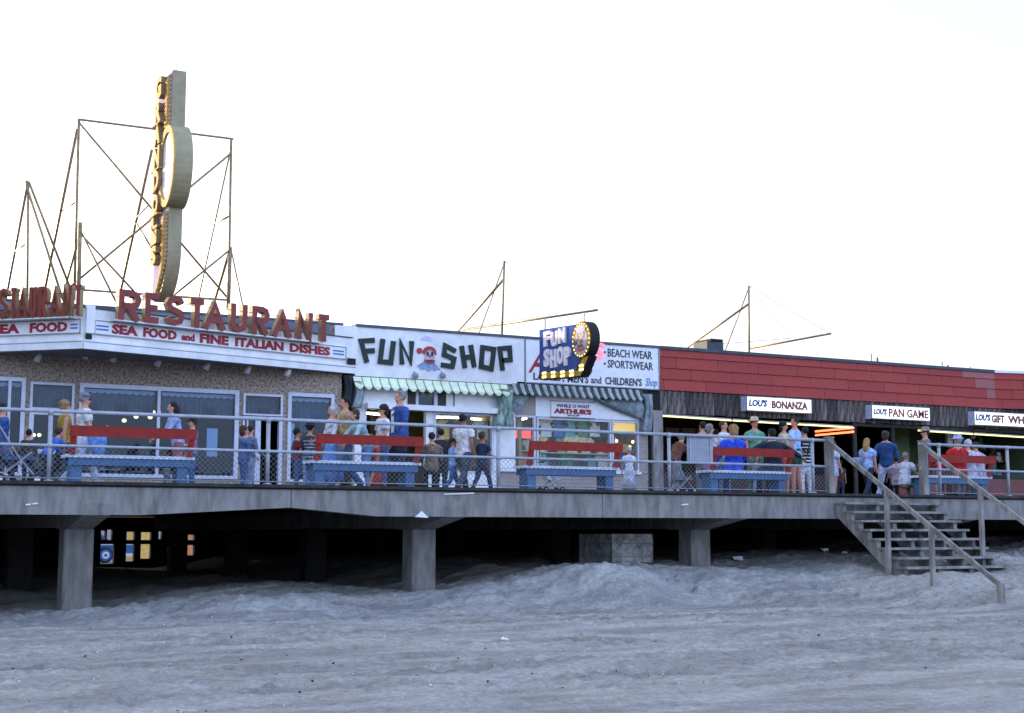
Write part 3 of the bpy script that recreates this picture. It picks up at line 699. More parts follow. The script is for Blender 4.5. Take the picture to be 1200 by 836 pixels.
# channel letters: golden returns, dark red faces
SG = {'R': [[(0, 0), (0, 1), (.62, 1), (.9, .93), (1, .74), (.9, .54), (.62, .47), (0, .47)], [(.42, .47), (1, 0)]], 'E': [[(1, 1), (0, 1), (0, 0), (1, 0)], [(0, .5), (.88, .5)]],
      'S': [[(1, .80), (.82, .97), (.5, 1.0), (.16, .95), (0, .76), (.14, .58), (.5, .51), (.86, .43), (1, .25), (.86, .06), (.5, 0), (.18, .03), (0, .2)]], 'T': [[(-.05, 1), (1.05, 1)], [(.5, 1), (.5, 0)]],
      'A': [[(-.02, 0), (.5, 1), (1.02, 0)], [(.2, .3), (.8, .3)]], 'U': [[(0, 1), (0, .3), (.12, .08), (.5, 0), (.88, .08), (1, .3), (1, 1)]], 'N': [[(0, 0), (0, 1), (1, 0), (1, 1)]]}
def channel(fr, par, spans, zlo, zhi, v, wt=.125):
    f = lambda p, q, t: fr(p, t, q); h = wt/2
    for ch, a, b in spans:
        for nm, m, v0, v1, ww, pr in (('letter', LGOLD, v-.15, v, wt, None), ('letter_face', LRED, v+.001, v+.012, wt+.012, 1)):
            m_ = MB()
            for i, st_ in enumerate(SG[ch]):
                P_ = [(a+h+(b-a-2*h)*x, zlo+h+(zhi-zlo-2*h)*y) for x, y in st_]
                if ch in 'TANREU' and True:
                    P_ = [(x, zlo if y_ == 0 and ch in 'TANR' else (zhi if (y_ == 1 and ch in 'UN') else z)) for (x, z), (_, y_) in zip(P_, st_)]
                if ch == 'R' and i == 0: P_[1] = (P_[1][0], zhi-h)
                m_.stroke(P_, ww, v0-.003*i, v1+.003*i, f)
            o = m_.build(nm, m, par if pr is None else L_)
            if pr is None: L_ = o
def channel_old(fr, par, spans, zlo, zhi, v):
    for ch, a, b in spans:
        m_ = MB(); lettering(m_, fr, ch, a, b, zlo, zhi, v-.14, v, .075); L_ = m_.build('letter', LGOLD, par)
        m_ = MB(); lettering(m_, fr, ch, a-.004, b+.004, zlo-.004, zhi+.004, v+.001, v+.014, .075); m_.build('letter_face', LRED, L_)
zl0, zl1 = pz1+.03, pz1+.70
sp = [('R', 137, 166), ('E', 168, 190), ('S', 193, 217), ('T', 219, 242), ('A', 237, 266), ('U', 269, 291), ('R', 294, 317), ('A', 318, 344), ('N', 347, 368), ('T', 370, 389)]
channel(MR, mq, [(c, MR.uz(a+1.5, 380, .3)[0], MR.uz(b-1.6, 385, .3)[0]) for c, a, b in sp], zl0, zl1, .3)
sl = [('R', -27, -15), ('E', -14, -3), ('S', -2, 10), ('T', 11, 21), ('A', 20, 33), ('U', 34, 43.5), ('R', 45, 56), ('A', 58, 71), ('N', 73, 84.5), ('T', 86.5, 97)]
channel(ML, mq, [(c, ML.uz(a, 360, .3)[0], ML.uz(b-1, 360, .3)[0]) for c, a, b in sl], zl0, zl1, .3, .072)
for fr, a, b in ((MR, .6, LR-1.2), (ML, -LL+.1, -.15)):
    MB().tube([fr(a, .2, zl0+.52), fr(b, .2, zl0+.52)], .008, 5).build('letter_wire', BLACK, mq)
    MB(fr).box(a, b, .06, .28, zl0-.035, zl0-.006).build('letter_ledge', WHITE, mq)
# floodlights under the soffit
for i, (px, py) in enumerate(((45, 419), (101, 415.5), (134, 419.5), (186, 424.5), (243, 429), (291, 433), (338, 436.5))):
    u, z = WF.uz(px, py, .35); t = thing('floodlight', '%s of the seven small white floodlights under the marquee' % ('leftmost', 'second', 'third', 'fourth', 'fifth', 'sixth', 'rightmost')[i], 'floodlight', WF(u, .35, z), group='floodlights under the marquee')
    MB().tube([WF(u-.03, .30, z-.08), WF(u+.03, .38, z+.08)], [.085, .045], 12).build('lamp_head', WHITE2, t, smooth=True)
    MB().tube([WF(u+.03, .38, z+.07), WF(u+.04, .36, zb0+.03)], .012, 6).build('lamp_arm', GREYW, t)

# ------------------------------------------------------------ vertical blade sign on the roof
YB = 33.0; xs0 = at(198, 245, YB).x; ws = at(214, 245, YB).x-xs0
def zb(py, px=198, Y=YB): return Z_at(px, py, Y)
ztp, z6, z7 = zb(81), zb(147), zb(243); zc_ = (z6+z7)/2; rz_ = (z6-z7)/2
bs = thing('vertical_sign', 'tall narrow golden roof sign with vertical letters and an oval ring', 'sign', (xs0, YB, ZP))
ia, ib = .62, rz_*.80
prof = [(YB+1.3, ztp), (YB, ztp), (YB, zc_+ib)] + [(YB+.02+ia*.9*math.sin(t)*1.0, zc_+ib*math.cos(t)) for t in np.linspace(0.0, math.pi, 14)[1:-1]] + [(YB, zc_-ib)]
prof += [(YB+1.05*(1-math.cos(t)), zb(288)+(zb(345)-zb(288))*math.sin(t)) for t in np.linspace(0, 1.5, 16)] + [(YB+1.3, zb(345)), (YB+1.42, zb(330))]
MB().prism(prof, xs0, xs0+ws, lambda p, q, t: (t, p, q)).build('sign_case', OLIVE, bs)
def shr(p, cy, cz, k): return (cy+(p[0]-cy)*k, cz+(p[1]-cz)*k)
MB().prism([(YB+.03, ztp-.03), (YB+1.27, ztp-.03), (YB+1.27, zc_+rz_), (YB+.03, zc_+rz_)], xs0-.015, xs0-.001, lambda p, q, t: (t, p, q)).build('lavender_face', LAV, bs)
MB().prism([(YB+.68, zc_+rz_-.003), (YB+1.27, zc_+rz_-.003), (YB+1.27, zc_-rz_), (YB+.68, zc_-rz_)], xs0-.015, xs0-.001, lambda p, q, t: (t, p, q)).build('lavender_face', LAV, bs)
MB().prism([(YB+.05, zc_-rz_-.003), (YB+1.27, zc_-rz_-.003), (YB+1.3, zb(340)), (YB+.98, zb(339)), (YB+.6, zb(331)), (YB+.3, zb(318)), (YB+.1, zb(303)), (YB+.05, zb(288))], xs0-.015, xs0-.001, lambda p, q, t: (t, p, q)).build('lavender_face', LAV, bs)
# oval ring standing forward of the case
cyr = YB+.02; ro, zo, ri, zi = .74, rz_, .60, rz_*.82; m_ = MB(); n = 40; vs, fs = [], []
for k in range(n):
    t = 2*math.pi*k/n; c_, s_ = math.cos(t), math.sin(t)
    for (ry, rzz, x) in ((ro, zo, xs0-.06), (ri, zi, xs0-.06), (ri, zi, xs0+ws+.03), (ro, zo, xs0+ws+.03)): vs.append((x, cyr+ry*c_, zc_+rzz*s_))
for k in range(n):
    j = (k+1) % n
    for q in range(4): fs.append((k*4+q, k*4+(q+1) % 4, j*4+(q+1) % 4, j*4+q))
m_.add(vs, fs).build('oval_ring', OLIVE, bs)
m_ = MB()
for k in range(n):
    t0, t1 = 2*math.pi*k/n, 2*math.pi*(k+1)/n
    m_.prism([(cyr+ri*math.cos(t0), zc_+zi*math.sin(t0)), (cyr+ro*math.cos(t0), zc_+zo*math.sin(t0)), (cyr+ro*math.cos(t1), zc_+zo*math.sin(t1)), (cyr+ri*math.cos(t1), zc_+zi*math.sin(t1))], xs0-.10, xs0-.062, lambda p, q, t: (t, p, q))
m_.build('ring_trim', GOLD, bs)
MB().prism([(cyr+(ri+.01)*math.cos(t), zc_+(zi+.01)*math.sin(t)) for t in np.linspace(0, 2*math.pi, 36, endpoint=False)], xs0-.05, xs0-.03, lambda p, q, t: (t, p, q)).build('ring_face', WHITE, bs)
# ribbed bulb border
m_ = MB()
def rib(y, z, dy): m_.tube([(xs0-.03, y, z), (xs0-.03, y+.42, z-.13)], .045, 6)
z = ztp-.12
while z > zc_+rz_+.08: rib(YB+.04, z, 0); z -= .107
z = zc_-rz_-.12
while z > zb(341): 
    k = max(0, (zb(298)-z)/(zb(298)-zb(342))); rib(YB+.05+.85*k**1.7, z, 0); z -= .100
m_.build('bulb_border', GOLD, bs, smooth=True)['kind'] = 'stuff'
SF = Frame((xs0, YB), (0, -1))      # left face of the blade, read towards the viewer
ly = [(93, 119), (122, 146), (148.5, 172.5), (175, 199.5), (202, 228), (230.5, 254), (257, 271), (273, 289), (291, 313)]
for ch, (ya, yb_) in zip('GRANDOLIS', ly):
    m_ = MB(); z1, z0 = Z_at(184, ya, YB+.95), Z_at(184, yb_, YB+.95)
    dy = .0 if ya < 250 else .02
    lettering(m_, SF, ch, -1.02-dy, -.48-dy, z0, z1, .015, .15, .06); L_ = m_.build('letter', mat('sign_brown', 0x8C7048, .6), bs)
    m_ = MB(); lettering(m_, SF, ch, -1.025-dy, -.475-dy, z0-.004, z1+.004, .151, .165, .06); m_.build('letter_face', GOLD, L_)
for yq in (147, 201, 254): MB().box(xs0-.16, xs0+.02, YB+.5, YB+1.25, Z_at(190, yq, YB+.9)-.02, Z_at(190, yq, YB+.9)+.02).build('cross_strap', GOLD, bs)

# ------------------------------------------------------------ roof frames of rusty pipe
def pipes(name, label, cat, specs, rad=.028, group=None, base=None, m=None):
    P = [(at(a[0], a[1], a[2]), at(b[0], b[1], b[2]), (c[0] if c else rad)) for a, b, *c in specs]
    t = thing(name, label, cat, (P[0][0].x, P[0][0].y, ZP-.2), group=group)
    for a, b, r_ in P: MB().tube([a, b], r_, 7).build('pipe', m or GALV, t, smooth=True)
    return t
Yp = 34.4
tower = pipes('sign_tower', 'large open pipe frame holding up the vertical roof sign', 'sign frame', [
    ((91.5, 140, Yp), (273.5, 163, Yp)), ((92.5, 140, Yp), (87, 352, Yp), .035), ((271, 163, Yp), (267.5, 362, Yp), .035),
    ((92.6, 144, Yp+.03), (269, 352, Yp+.03)), ((74, 343, Yp-.03), (270.5, 180, Yp-.03)), ((84, 339, Yp), (269, 352, Yp)),
    ((90.5, 152, Yp), (50, 352, 38.2), .035), ((178, 176, Yp), (139, 352, 38.2), .035), ((269.8, 178, Yp), (231, 358, 38.2), .02),
    ((89.7, 236.5, Yp), (73.5, 247, 36.1), .018), ((175, 240, 35.5), (160, 255, 36), .018), ((268, 254, Yp), (249.5, 263, 36.2), .025),
    ((160, 262, 35.6), (178, 291, 34.6), .025)])
pipes('roof_mast_frame', 'leaning pipe tripod at the far left edge of the roof', 'pipe frame', [
    ((33, 212.5, 33.6), (32.0, 360, 33.6), .03), ((33, 213, 33.6), (6, 355, 37.0), .03), ((33, 224, 33.6), (74, 352, 33.1), .03), ((34, 214, 33.6), (85, 345, 34.4), .03), ((29, 287, 33.6), (17, 295, 35.4), .018), ((32, 228, 33.6), (31, 212, 33.6), .03)], group='pipe tripods on the restaurant roof')
pipes('roof_mast_frame', 'short pipe tripod just left of the vertical sign base', 'pipe frame', [
    ((94, 261, 33.4), (92, 352, 33.4), .05), ((95, 271, 33.4), (73, 348, 36), .03), ((95, 272, 33.4), (138, 358, 33.2), .025), ((96, 276, 33.4), (163, 348, 34.4), .025)], group='pipe tripods on the restaurant roof')
pipes('roof_mast_frame', 'short pipe tripod at the right foot of the large sign frame', 'pipe frame', [
    ((269.8, 290, 33.6), (267.5, 362, 33.6), .05), ((270, 292, 33.6), (248.5, 362, 36), .035), ((269.5, 293, 33.6), (199, 350, 34.5), .025), ((271, 293, 33.6), (286, 365, 33.2), .018)], group='pipe tripods on the restaurant roof')

# ------------------------------------------------------------ fun shop
f0, f1 = U(416.5), U(601); s1 = U(616)
fb = thing('fun_shop_building', 'white fronted fun shop with lit display window under a striped awning', 'shop', (f0, YW, ZD))
zsill = Z(487, 553)
zhd = Z(510, 482.5)
wa = (U(509), U(579), zsill, zhd); wdo = (U(430), U(500), ZD, zhd); wup = (U(487.5), U(512), Z(500, 478), Z(500, 456))
wall_holes(WF, f0, f1+.1, ZD, ZP-.02, [wa, wdo, wup], -.2, -.04).build('wall', WHITE, fb)
glazing(WF, fb, wa[0], wa[1], wa[2], wa[3], [U(545)], fw=.06, g=GLASS2, v=-.04)
glazing(WF, fb, wup[0], wup[1], wup[2], wup[3], [], fw=.07, v=-.04)
for a, b in ((U(478), U(487)), (U(513.5), U(523))): MB(WF).box(a, b, -.04, -.02, wup[2], wup[3]).build('shutter', mat('shutter_dark', 0x3B332E, .7), fb)
MB(WF).box(U(428), U(590), -.04, .16, zhd, zhd+.14).build('canopy_ledge', WHITE2, fb)
MB(WF).box(U(532), U(533), -.038, -.025, zhd+.14, ZS+.2).build('panel_joint', BLACK, fb)
shell(WF, fb, f0+.1, s1-.1, ZD+.02, zhd+.5, -4.5, -.21, mat('shop_inside', 0x8E8458, .8, var=.2), DKBR)
MB(WF).box(f0, s1, -BD, -.2, ZP-.35, ZP-.2).build('roof', ROOFG, fb); MB(WF).box(f0, s1, -BD-.2, -BD, ZD-.3, ZP).build('rear_wall', GREYW, fb)
MB(WF).box(U(455), U(500), -4.2, -1.2, ZD+.02, zhd+.3).build('dark_partition', DKBR, fb)
fs_ = thing('fun_shop_fascia_sign', 'long white fascia sign reading FUN SHOP in dark green with a clown face', 'sign', WF(f0, 0, ZS))
V0 = .10
MB(WF).box(U(416.5, 400, V0), U(614.5, 400, V0), 0, V0, Z(500, 445, V0), ZP-.03).build('sign_board', WHITE, fs_)
MB(WF).box(U(416.5, 400, V0), U(615, 400, V0), -.25, V0+.03, ZP-.03, ZP+.04).build('board_cap', ROOFG, fs_)
MB(WF).box(U(614.8, 400, V0), U(616, 400, V0), 0, V0+.02, Z(500, 445, V0), ZP-.03).build('board_joint', GREYW, fs_)
def pxy(x, y): return (410+x/5.714, 370+y/5.714)
def wp(x, y, v=V0): return WF.uz(*pxy(x, y), v)
glyph = {'F': [[(163, 166), (72, 170), (112, 315)], [(85, 240), (163, 235)]], 'U': [[(219, 158), (200, 308), (272, 316), (290, 172)]], 'N': [[(347, 328), (337, 175), (405, 318), (412, 172)]],
         'S': [[(705, 240), (635, 200), (628, 262), (695, 290), (683, 342), (608, 330)]], 'H': [[(745, 203), (768, 352)], [(806, 197), (830, 347)], [(757, 282), (822, 275)]],
         'O': [[(886, 214), (962, 226), (945, 358), (876, 342)]], 'P': [[(1020, 368), (1001, 222), (1067, 216), (1072, 296), (1012, 302)]]}
for ch in 'FUNSHOP':
    m_ = MB()
    for i, st_ in enumerate(glyph[ch]): m_.stroke([wp(*p) for p in st_], .128, V0+.002+.004*i, V0+.05+.004*i, lambda p, q, t: WF(p, t, q), closed=(ch == 'O'))
    m_.build('letter', TGREEN, fs_)
def disc(c, rx, ry, v0, v1, m, name, par, n=20, a0=0, a1=2*math.pi):
    cu, cz = wp(*c); k = .0245/5.714*10  # metres per sheet unit at this distance
    k = abs(wp(c[0]+10, c[1])[0]-cu)/10; kz = abs(wp(c[0], c[1]+10)[1]-cz)/10
    pl = [(cu+rx*k*math.cos(t), cz+ry*kz*math.sin(t)) for t in np.linspace(a0, a1, n, endpoint=(a1-a0 < 6.2))]
    return MB().prism(pl, v0, v1, lambda p, q, t: WF(p, t, q)).build(name, m, par)
clr = mat('clown_red', 0xB23A36, .6); clb = mat('clown_ruff', 0x8FA0C4, .6, var=.3, scale=20); clw = mat('clown_white', 0xBDB4BE, .95, spec=.0)
cl = MB().prism([wp(*p) for p in ((448, 335), (500, 305), (560, 308), (608, 368), (585, 360), (570, 376), (548, 362), (525, 376), (505, 360), (478, 362))], V0+.002, V0+.014, lambda p, q, t: WF(p, t, q)).build('clown_ruff', clb, fs_)
disc((512, 180), 42, 46, V0+.002, V0+.006, mat('clown_hat', 0xC9CBE0, .6), 'clown_hat', fs_, a0=.2, a1=2.9)
disc((532, 250), 46, 44, V0+.016, V0+.024, clr, 'clown_hair', fs_, a0=-.25, a1=3.39); disc((532, 276), 32, 44, V0+.026, V0+.032, clw, 'clown_face', fs_)
disc((465, 236), 20, 20, V0+.004, V0+.02, clr, 'pompom', fs_); disc((532, 297), 36, 26, V0+.034, V0+.038, clr, 'clown_mouth', fs_, a0=math.pi, a1=2*math.pi); disc((532, 300), 20, 10, V0+.040, V0+.043, TDARK, 'clown_lips', fs_, a0=math.pi, a1=2*math.pi)
for ex in (517, 548): disc((ex, 258), 8, 16, V0+.034, V0+.038, TDARK, 'clown_eye', fs_)
disc((533, 272), 8, 8, V0+.040, V0+.05, clr, 'clown_nose', fs_)
for q_, px in enumerate((487, 519)):
    u, z = WF.uz(px, 440.5, .2); t = thing('floodlight', 'round %s lamp at the foot of the FUN SHOP sign' % ('left', 'right')[q_], 'lamp', WF(u, .2, z), group='round lamps below the fun shop sign')
    MB().ell(WF(u, .2, z), (.09, .07, .08), 12, 8).build('lamp_head', GREYW, t, smooth=True); MB().tube([WF(u, .2, z+.05), WF(u, .1, z+.12)], .015, 6).build('lamp_arm', GREYW, t)

# ------------------------------------------------------------ clothing shop
a0, a1 = s1, U(760)
ab = thing('clothing_shop_building', 'clothing shop with wide lit display windows and grey siding below', 'shop', (a0, YW, ZD))
zs2, zh2 = Z(628, 550.5), Z(629, 489)
wins = [(U(583.5), U(628), zs2, zh2+.03), (U(629.5), U(716.5), zs2, zh2), (U(717.5), U(749), zs2, zh2)]
wall_holes(WF, f1+.1, a1, ZD, ZP-.02, wins, -.2, -.04).build('wall', TAN, ab)
for wv in wins: glazing(WF, ab, *wv, [], fw=.05, g=GLASS2, v=-.04)
k = 0; z = ZD+.02
while z < zs2-.08: MB(WF).box(U(586, 560), U(748, 560), -.04, -.018, z, z+.098).build('siding_board', TAN, ab); z += .105
while z < zh2: MB(WF).box(U(749.5), U(759.5), -.04, -.018, z, z+.098).build('siding_board', TAN, ab); z += .105
MB(WF).box(U(583), U(750), -.04, .06, zs2-.07, zs2-.005).build('window_sill', WHITE2, ab)
shell(WF, ab, U(585), a1-.1, ZD+.02, zh2+.35, -3.2, -.21, mat('shop_inside2', 0x7E6842, .8, var=.3), DKBR)
MB(WF).box(s1, a1+.3, -BD, -.2, ZP-.35, ZP-.2).build('roof', ROOFG, ab); MB(WF).box(s1, a1+.3, -BD-.2, -BD, ZD-.3, ZP).build('rear_wall', GREYW, ab)
MB(WF).box(U(628), U(750), -.03, -.01, zh2+.02, ZS+.1).build('upper_panel', WHITE2, ab)
cs = thing('clothing_shop_fascia_sign', 'white fascia sign listing beach wear and sportswear in dark lettering', 'sign', WF(s1, 0, ZS))
ub = U(616.2, 400, V0), U(773, 430, V0)
bd = MB(WF).box(ub[0], ub[1], 0, V0, Z(700, 453.5, V0)-.0, ZP-.03).build('sign_board', WHITE2, cs)
MB(WF).box(ub[0], ub[1]+.02, -.25, V0+.03, ZP-.03, ZP+.04).build('board_cap', ROOFG, cs)
m_ = MB(WF); zlo = Z(700, 453.5, V0); m_.box(ub[1]-.04, ub[1], V0, V0+.02, zlo, ZP-.03); m_.box(ub[0]+.0, ub[1]-.04, V0, V0+.02, zlo, zlo+.03); m_.build('board_edge', GREYW, cs)
text(WF, 'BEACH WEAR', (712, 408.5, 418), 764, V0, TDARK, cs, .01); text(WF, 'SPORTSWEAR', (712, 421.7, 431), 765, V0, TDARK, cs, .01)
for py in (413, 426.3): 
    u, z = WF.uz(708.7, py, V0); MB().prism([(u+.035*math.cos(t), z+.035*math.sin(t)) for t in np.linspace(0, 6.28, 12, endpoint=False)], V0, V0+.012, lambda p, q, t: WF(p, t, q)).build('bullet', TRED, cs)
text(WF, "LADIES',", (625, 436.5, 446.5), 661, V0, TDARK, cs, .02); text(WF, "MEN'S", (665, 438.5, 448.3), 689.5, V0, TDARK, cs, .02); text(WF, 'and', (692.5, 441.2, 449.3), 704.5, V0, TDARK, cs, .01); text(WF, "CHILDREN'S", (709, 441.5, 450.6), 752, V0, TDARK, cs, .02); text(WF, 'Shop', (756, 443, 455.5), 769, V0, TBLUE, cs, 0, .15)
text(WF, "Arthur's", (619, 409, 437), 692, V0, TRED, cs, .02, .35)
text(WF, "s", (693, 401, 421), 706, V0+.03, NEONP, cs, .0, .2, name='neon_letter')
nb = thing('shop_name_board', 'small white board with the red shop name hung above the clothing shop window', 'sign', WF(U(646), .02, zh2+.1))
zq0, zq1 = Z(670, 489, .03), Z(670, 471.5, .03)
MB(WF).box(U(645.5), U(696.5), -.01, .03, zq0, zq1).build('board', WHITE2, nb)
m_ = MB(WF); m_.box(U(645), U(697), .0, .04, zq1, zq1+.025); m_.box(U(645), U(697), .0, .04, zq0-.025, zq0); m_.build('board_frame', GREYW, nb)
text(WF, "ARTHUR'S", (649, 478.3, 484.6), 693, .03, TRED, nb, .06); text(WF, 'WHILE U WAIT', (652, 473.5, 477.2), 691, .03, TDARK, nb, .02); text(WF, 'SHOP', (665, 485.8, 488), 679, .03, TDARK, nb, .02)

# awnings
def awning(name, label, u0, u1, ztop, zbot, vout, n, mA, mB, drop, fa=.88):
    t = thing(name, label, 'awning', WF(u0, 0, ztop), group=None); wdt = (u1-u0)/n
    for k in range(n):
        a = u0+wdt*k
        for (p, q, m) in ((a, a+wdt*fa, mA), (a+wdt*fa, a+wdt, mB)):
            m_ = MB(WF); bul = .03 if m is mA else 0
            zz = zbot-(0 if m is mA else -.01)
            vs = []; cols_ = 5
            for i in range(cols_):
                u = p+(q-p)*i/(cols_-1); s_ = math.sin(math.pi*i/(cols_-1))
                e = drop*s_ if m is mA else drop*.15
                for (v, z) in ((.11, ztop), (vout*.55+bul*s_, ztop-(ztop-zz)*.45), (vout+bul*s_, zz+.0), (vout+bul*s_, zz-e)): vs.append((u, v, z))
            nn = len(vs); vs2 = vs+[(u, v-.012, z-.004) for u, v, z in vs]; fs = []
            for i in range(cols_-1):
                for j in range(3): 
                    a_ = i*4+j; fs += [(a_, a_+4, a_+5, a_+1), (a_+nn, a_+1+nn, a_+5+nn, a_+4+nn)]
                fs += [(i*4+3, i*4+7, i*4+7+nn, i*4+3+nn), (i*4, i*4+nn, i*4+4+nn, i*4+4)]
            for i in (0, cols_-1):
                for j in range(3): a_ = i*4+j; fs.append((a_, a_+1, a_+1+nn, a_+nn))
            m_.add(vs2, fs); m_.build('awning_stripe', m, t, smooth=False)
    return t
AW = mat('awning_cream', 0xE9EECB, .8, var=.1); AG = mat('awning_green', 0x5E9C6C, .8, var=.2); AS = mat('awning_silver', 0xA4A9A4, .8, var=.2); AD = mat('awning_slate', 0x39403F, .8, var=.2)
awning('striped_awning', 'cream and green striped scalloped awning below the FUN SHOP sign', U(417, 450, .3), U(599, 455, .3), Z(500, 446, .1), Z(500, 456.5, .3), .3, 18, AW, AG, .085)
awning('striped_awning', 'grey and slate striped folded awning above the clothing shop window', U(604, 450, .3), U(757, 455, .3), Z(680, 453.5, .1), Z(680, 465, .3), .3, 18, AS, AD, .05, .5)
# dark board painting in the shade behind the clothing shop awning
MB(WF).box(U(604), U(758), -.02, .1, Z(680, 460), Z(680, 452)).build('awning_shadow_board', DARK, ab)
def drape(name, label, px0, px1, py0, py1, v, m, taper=.5, cat='drape'):
    u0, u1 = U(px0, 480, v), U(px1, 480, v); z1, z0 = Z(px0, py0, v), Z(px0, py1, v); rs = []
    n = 22; vs, fs = [], []
    for j in range(9):
        t = j/8; k = 1-taper*math.sin(math.pi*min(1, t*1.15))**1.0*.7; c = (u0+u1)/2+.05*math.sin(t*4); hw = (u1-u0)/2*k
        for i in range(n):
            a = 2*math.pi*i/n; r_ = 1+.22*math.sin(a*5+t*1.5); vs.append((c+hw*r_*math.cos(a), v+.12*r_*math.sin(a), z1+(z0-z1)*t))
    for j in range(8):
        for i in range(n): fs.append((j*n+i, j*n+(i+1) % n, (j+1)*n+(i+1) % n, (j+1)*n+i))
    fs += [tuple(range(n)), tuple(range(8*n, 9*n))]
    return tag(MB(WF).add(vs, fs).build(name, m, smooth=True), label, cat)
DRP = mat('canvas_drape', 0xA4ABAE, .85, col2=0x5C686E, scale=5)
DRP2 = mat('canvas_green', 0xA9BBAE, .85, col2=0x2F5148, scale=6, stretch=(2, 2, .6))
drape('gathered_awning_drape', 'grey-green gathered canvas tied between the fun shop and the clothing shop', 579, 601, 456, 500, .15, DRP2)
drape('gathered_awning_drape', 'pale gathered canvas hanging at the left end of the fun shop awning', 414, 424, 447, 478, .15, DRP, .2)
drape('gathered_awning_drape', 'dark narrow gathered canvas beside the restaurant corner', 401, 412, 440, 476, .05, mat('canvas_dark', 0x2A2E30, .9), .2)
drape('gathered_awning_drape', 'narrow grey-blue canvas hanging at the right end of the clothing shop', 753, 763, 462, 508, .12, DRP, .3)
# swag of canvas over the right half of the clothing shop front
vs, fs = [], []; ua, ub_ = U(697, 480, .12), U(754, 480, .12); zt_ = Z(720, 463, .12); n = 24; m6 = 6
for i in range(n+1):
    s_ = i/n; u = ua+(ub_-ua)*s_; zl = Z(697+57*s_, 466+26*(s_**.75), .12)
    for j in range(m6+1):
        q = j/m6; vs.append((u, .14+.05*math.sin(q*9+s_*3)*(.3+s_)+.02*math.sin(s_*23), zt_+(zl-zt_)*q))
N_ = len(vs); vs += [(a, b-.015, c) for a, b, c in vs]
for i in range(n):
    for j in range(m6):
        a = i*(m6+1)+j; b = a+m6+1; fs += [(a, b, b+1, a+1), (a+N_, a+1+N_, b+1+N_, b+N_)]
    a = i*(m6+1)+m6; fs.append((a, a+m6+1, a+m6+1+N_, a+N_))
tag(MB(WF).add(vs, fs).build('canvas_swag', DRP, smooth=True), 'grey canvas swag sagging across the right side of the clothing shop front', 'canvas swag')
tag(MB(WF).add([(U(588), .1, Z(590, 463)), (U(620), .1, Z(620, 463)), (U(603), .14, Z(603, 486)), (U(588), .06, Z(590, 463)), (U(620), .06, Z(620, 463)), (U(603), .1, Z(603, 486))], [(0,1,2),(3,5,4),(0,3,4,1),(1,4,5,2),(2,5,3,0)]).build('canvas_swag', DRP), 'pale triangular canvas flap at the left end of the grey awning', 'canvas flap')

# ------------------------------------------------------------ roof masts and hanging blade sign
def mast(lb, apex, foot, L1, L2, boomA, boomB, Yf, Yb, guy):
    t = thing('roof_mast', lb, 'mast', at(foot[0], foot[1], Yf), group='sign masts on the shop roofs')
    P = at(apex[0], apex[1], Yf); 
    MB().tube([P, at(foot[0], foot[1]+8, Yf)], .030, 7).build('mast_pole', GALV, t, smooth=True)
    MB().tube([at(apex[0]-1, apex[1]+22, Yf), at(L1[0], L1[1]+4, 37.5)], .034, 7).build('brace', GALV, t, smooth=True)
    MB().tube([at(apex[0]-.5, apex[1]+4, Yf), at(L2[0], L2[1]+4, 36.0)], .018, 6).build('brace', GALV, t, smooth=True)
    MB().tube([at(boomA[0], boomA[1], Yf+.1 if L2[0] > 700 else 37), at(boomB[0], boomB[1], Yb)], .030, 7).build('boom', GALV, t, smooth=True)
    MB().tube([P, at(boomB[0]-2, boomB[1], Yb)], .006, 4).build('guy_wire', WIRE, t); MB().tube([P, at(guy[0], guy[1], (Yf+Yb)/2)], .006, 4).build('guy_wire', WIRE, t)
    MB().tube([at(L2[0]-14, L2[1]-3, 37), at(guy[0], guy[1], (Yf+Yb)/2)], .008, 4).build('guy_wire', WIRE, t)
    return t
mast('pipe mast with a boom carrying the FUN SHOP blade sign', (591, 306), (588, 390), (537, 384), (561, 388), (543, 387), (700, 363.5), 33.9, 30.5, (655, 367))
mast('pipe mast with a bare sloping boom above the red fronted arcade', (877.5, 335), (878, 410), (806, 403), (850, 407), (879, 408.5), (974, 391), 33.9, 31.4, (927, 396.5))
xb0 = at(632, 400, 32.6).x; BF = Frame((xb0, 32.6), (0, -1))
bl_ = thing('blade_sign', 'projecting blue neon FUN SHOP sign with a round clown badge and bulb arrow', 'sign', (xb0, 32.6, 6))
def bp(px, py, v=0): return BF.uz(px, py, v)
TH = .19
BLU = mat('blade_blue', 0x4C63A4, .95, spec=.0, col2=0x435388, scale=5); BYEL = mat('blade_yellow', 0xB8964C, .95, spec=.0, var=.2)
f3 = lambda p, q, t: BF(p, t, q); GM_H = mat('clown_pale_hat', 0xCFC9E0, .95, spec=.0)
MB().prism([bp(632, 387), bp(632.5, 436), bp(676, 434), bp(683, 419), bp(684, 379)], -TH, 0, f3).build('blue_panel', BLU, bl_)
ar = [bp(633, 435.6), bp(633.4, 445.5), bp(682, 441.5), bp(692, 417), bp(682.5, 417.6), bp(676, 434.3)]
MB().prism(ar, -TH-.01, .03, f3).build('arrow_case', BLACK, bl_)
k_ = [bp(634, 436.4, .03), bp(634.2, 444.5, .03), bp(680.5, 440.6, .03), bp(689.5, 418, .03), bp(683.5, 418.4, .03), bp(677, 434.6, .03)]
MB().prism(k_, .031, .04, f3).build('arrow_face', BYEL, bl_)
for (px, py) in ((638, 439.7), (648.5, 439), (659.5, 438.4), (670, 437.6), (681.5, 431)):
    m_ = MB(); u, z = bp(px, py, .05)
    for du in (-.055, .055):
        for dz in (-.05, .05): m_.ell(BF(u+du, .06, z+dz), (.028, .04, .038), 8, 6)
    m_.build('bulb_cluster', BULBY, bl_, smooth=True)
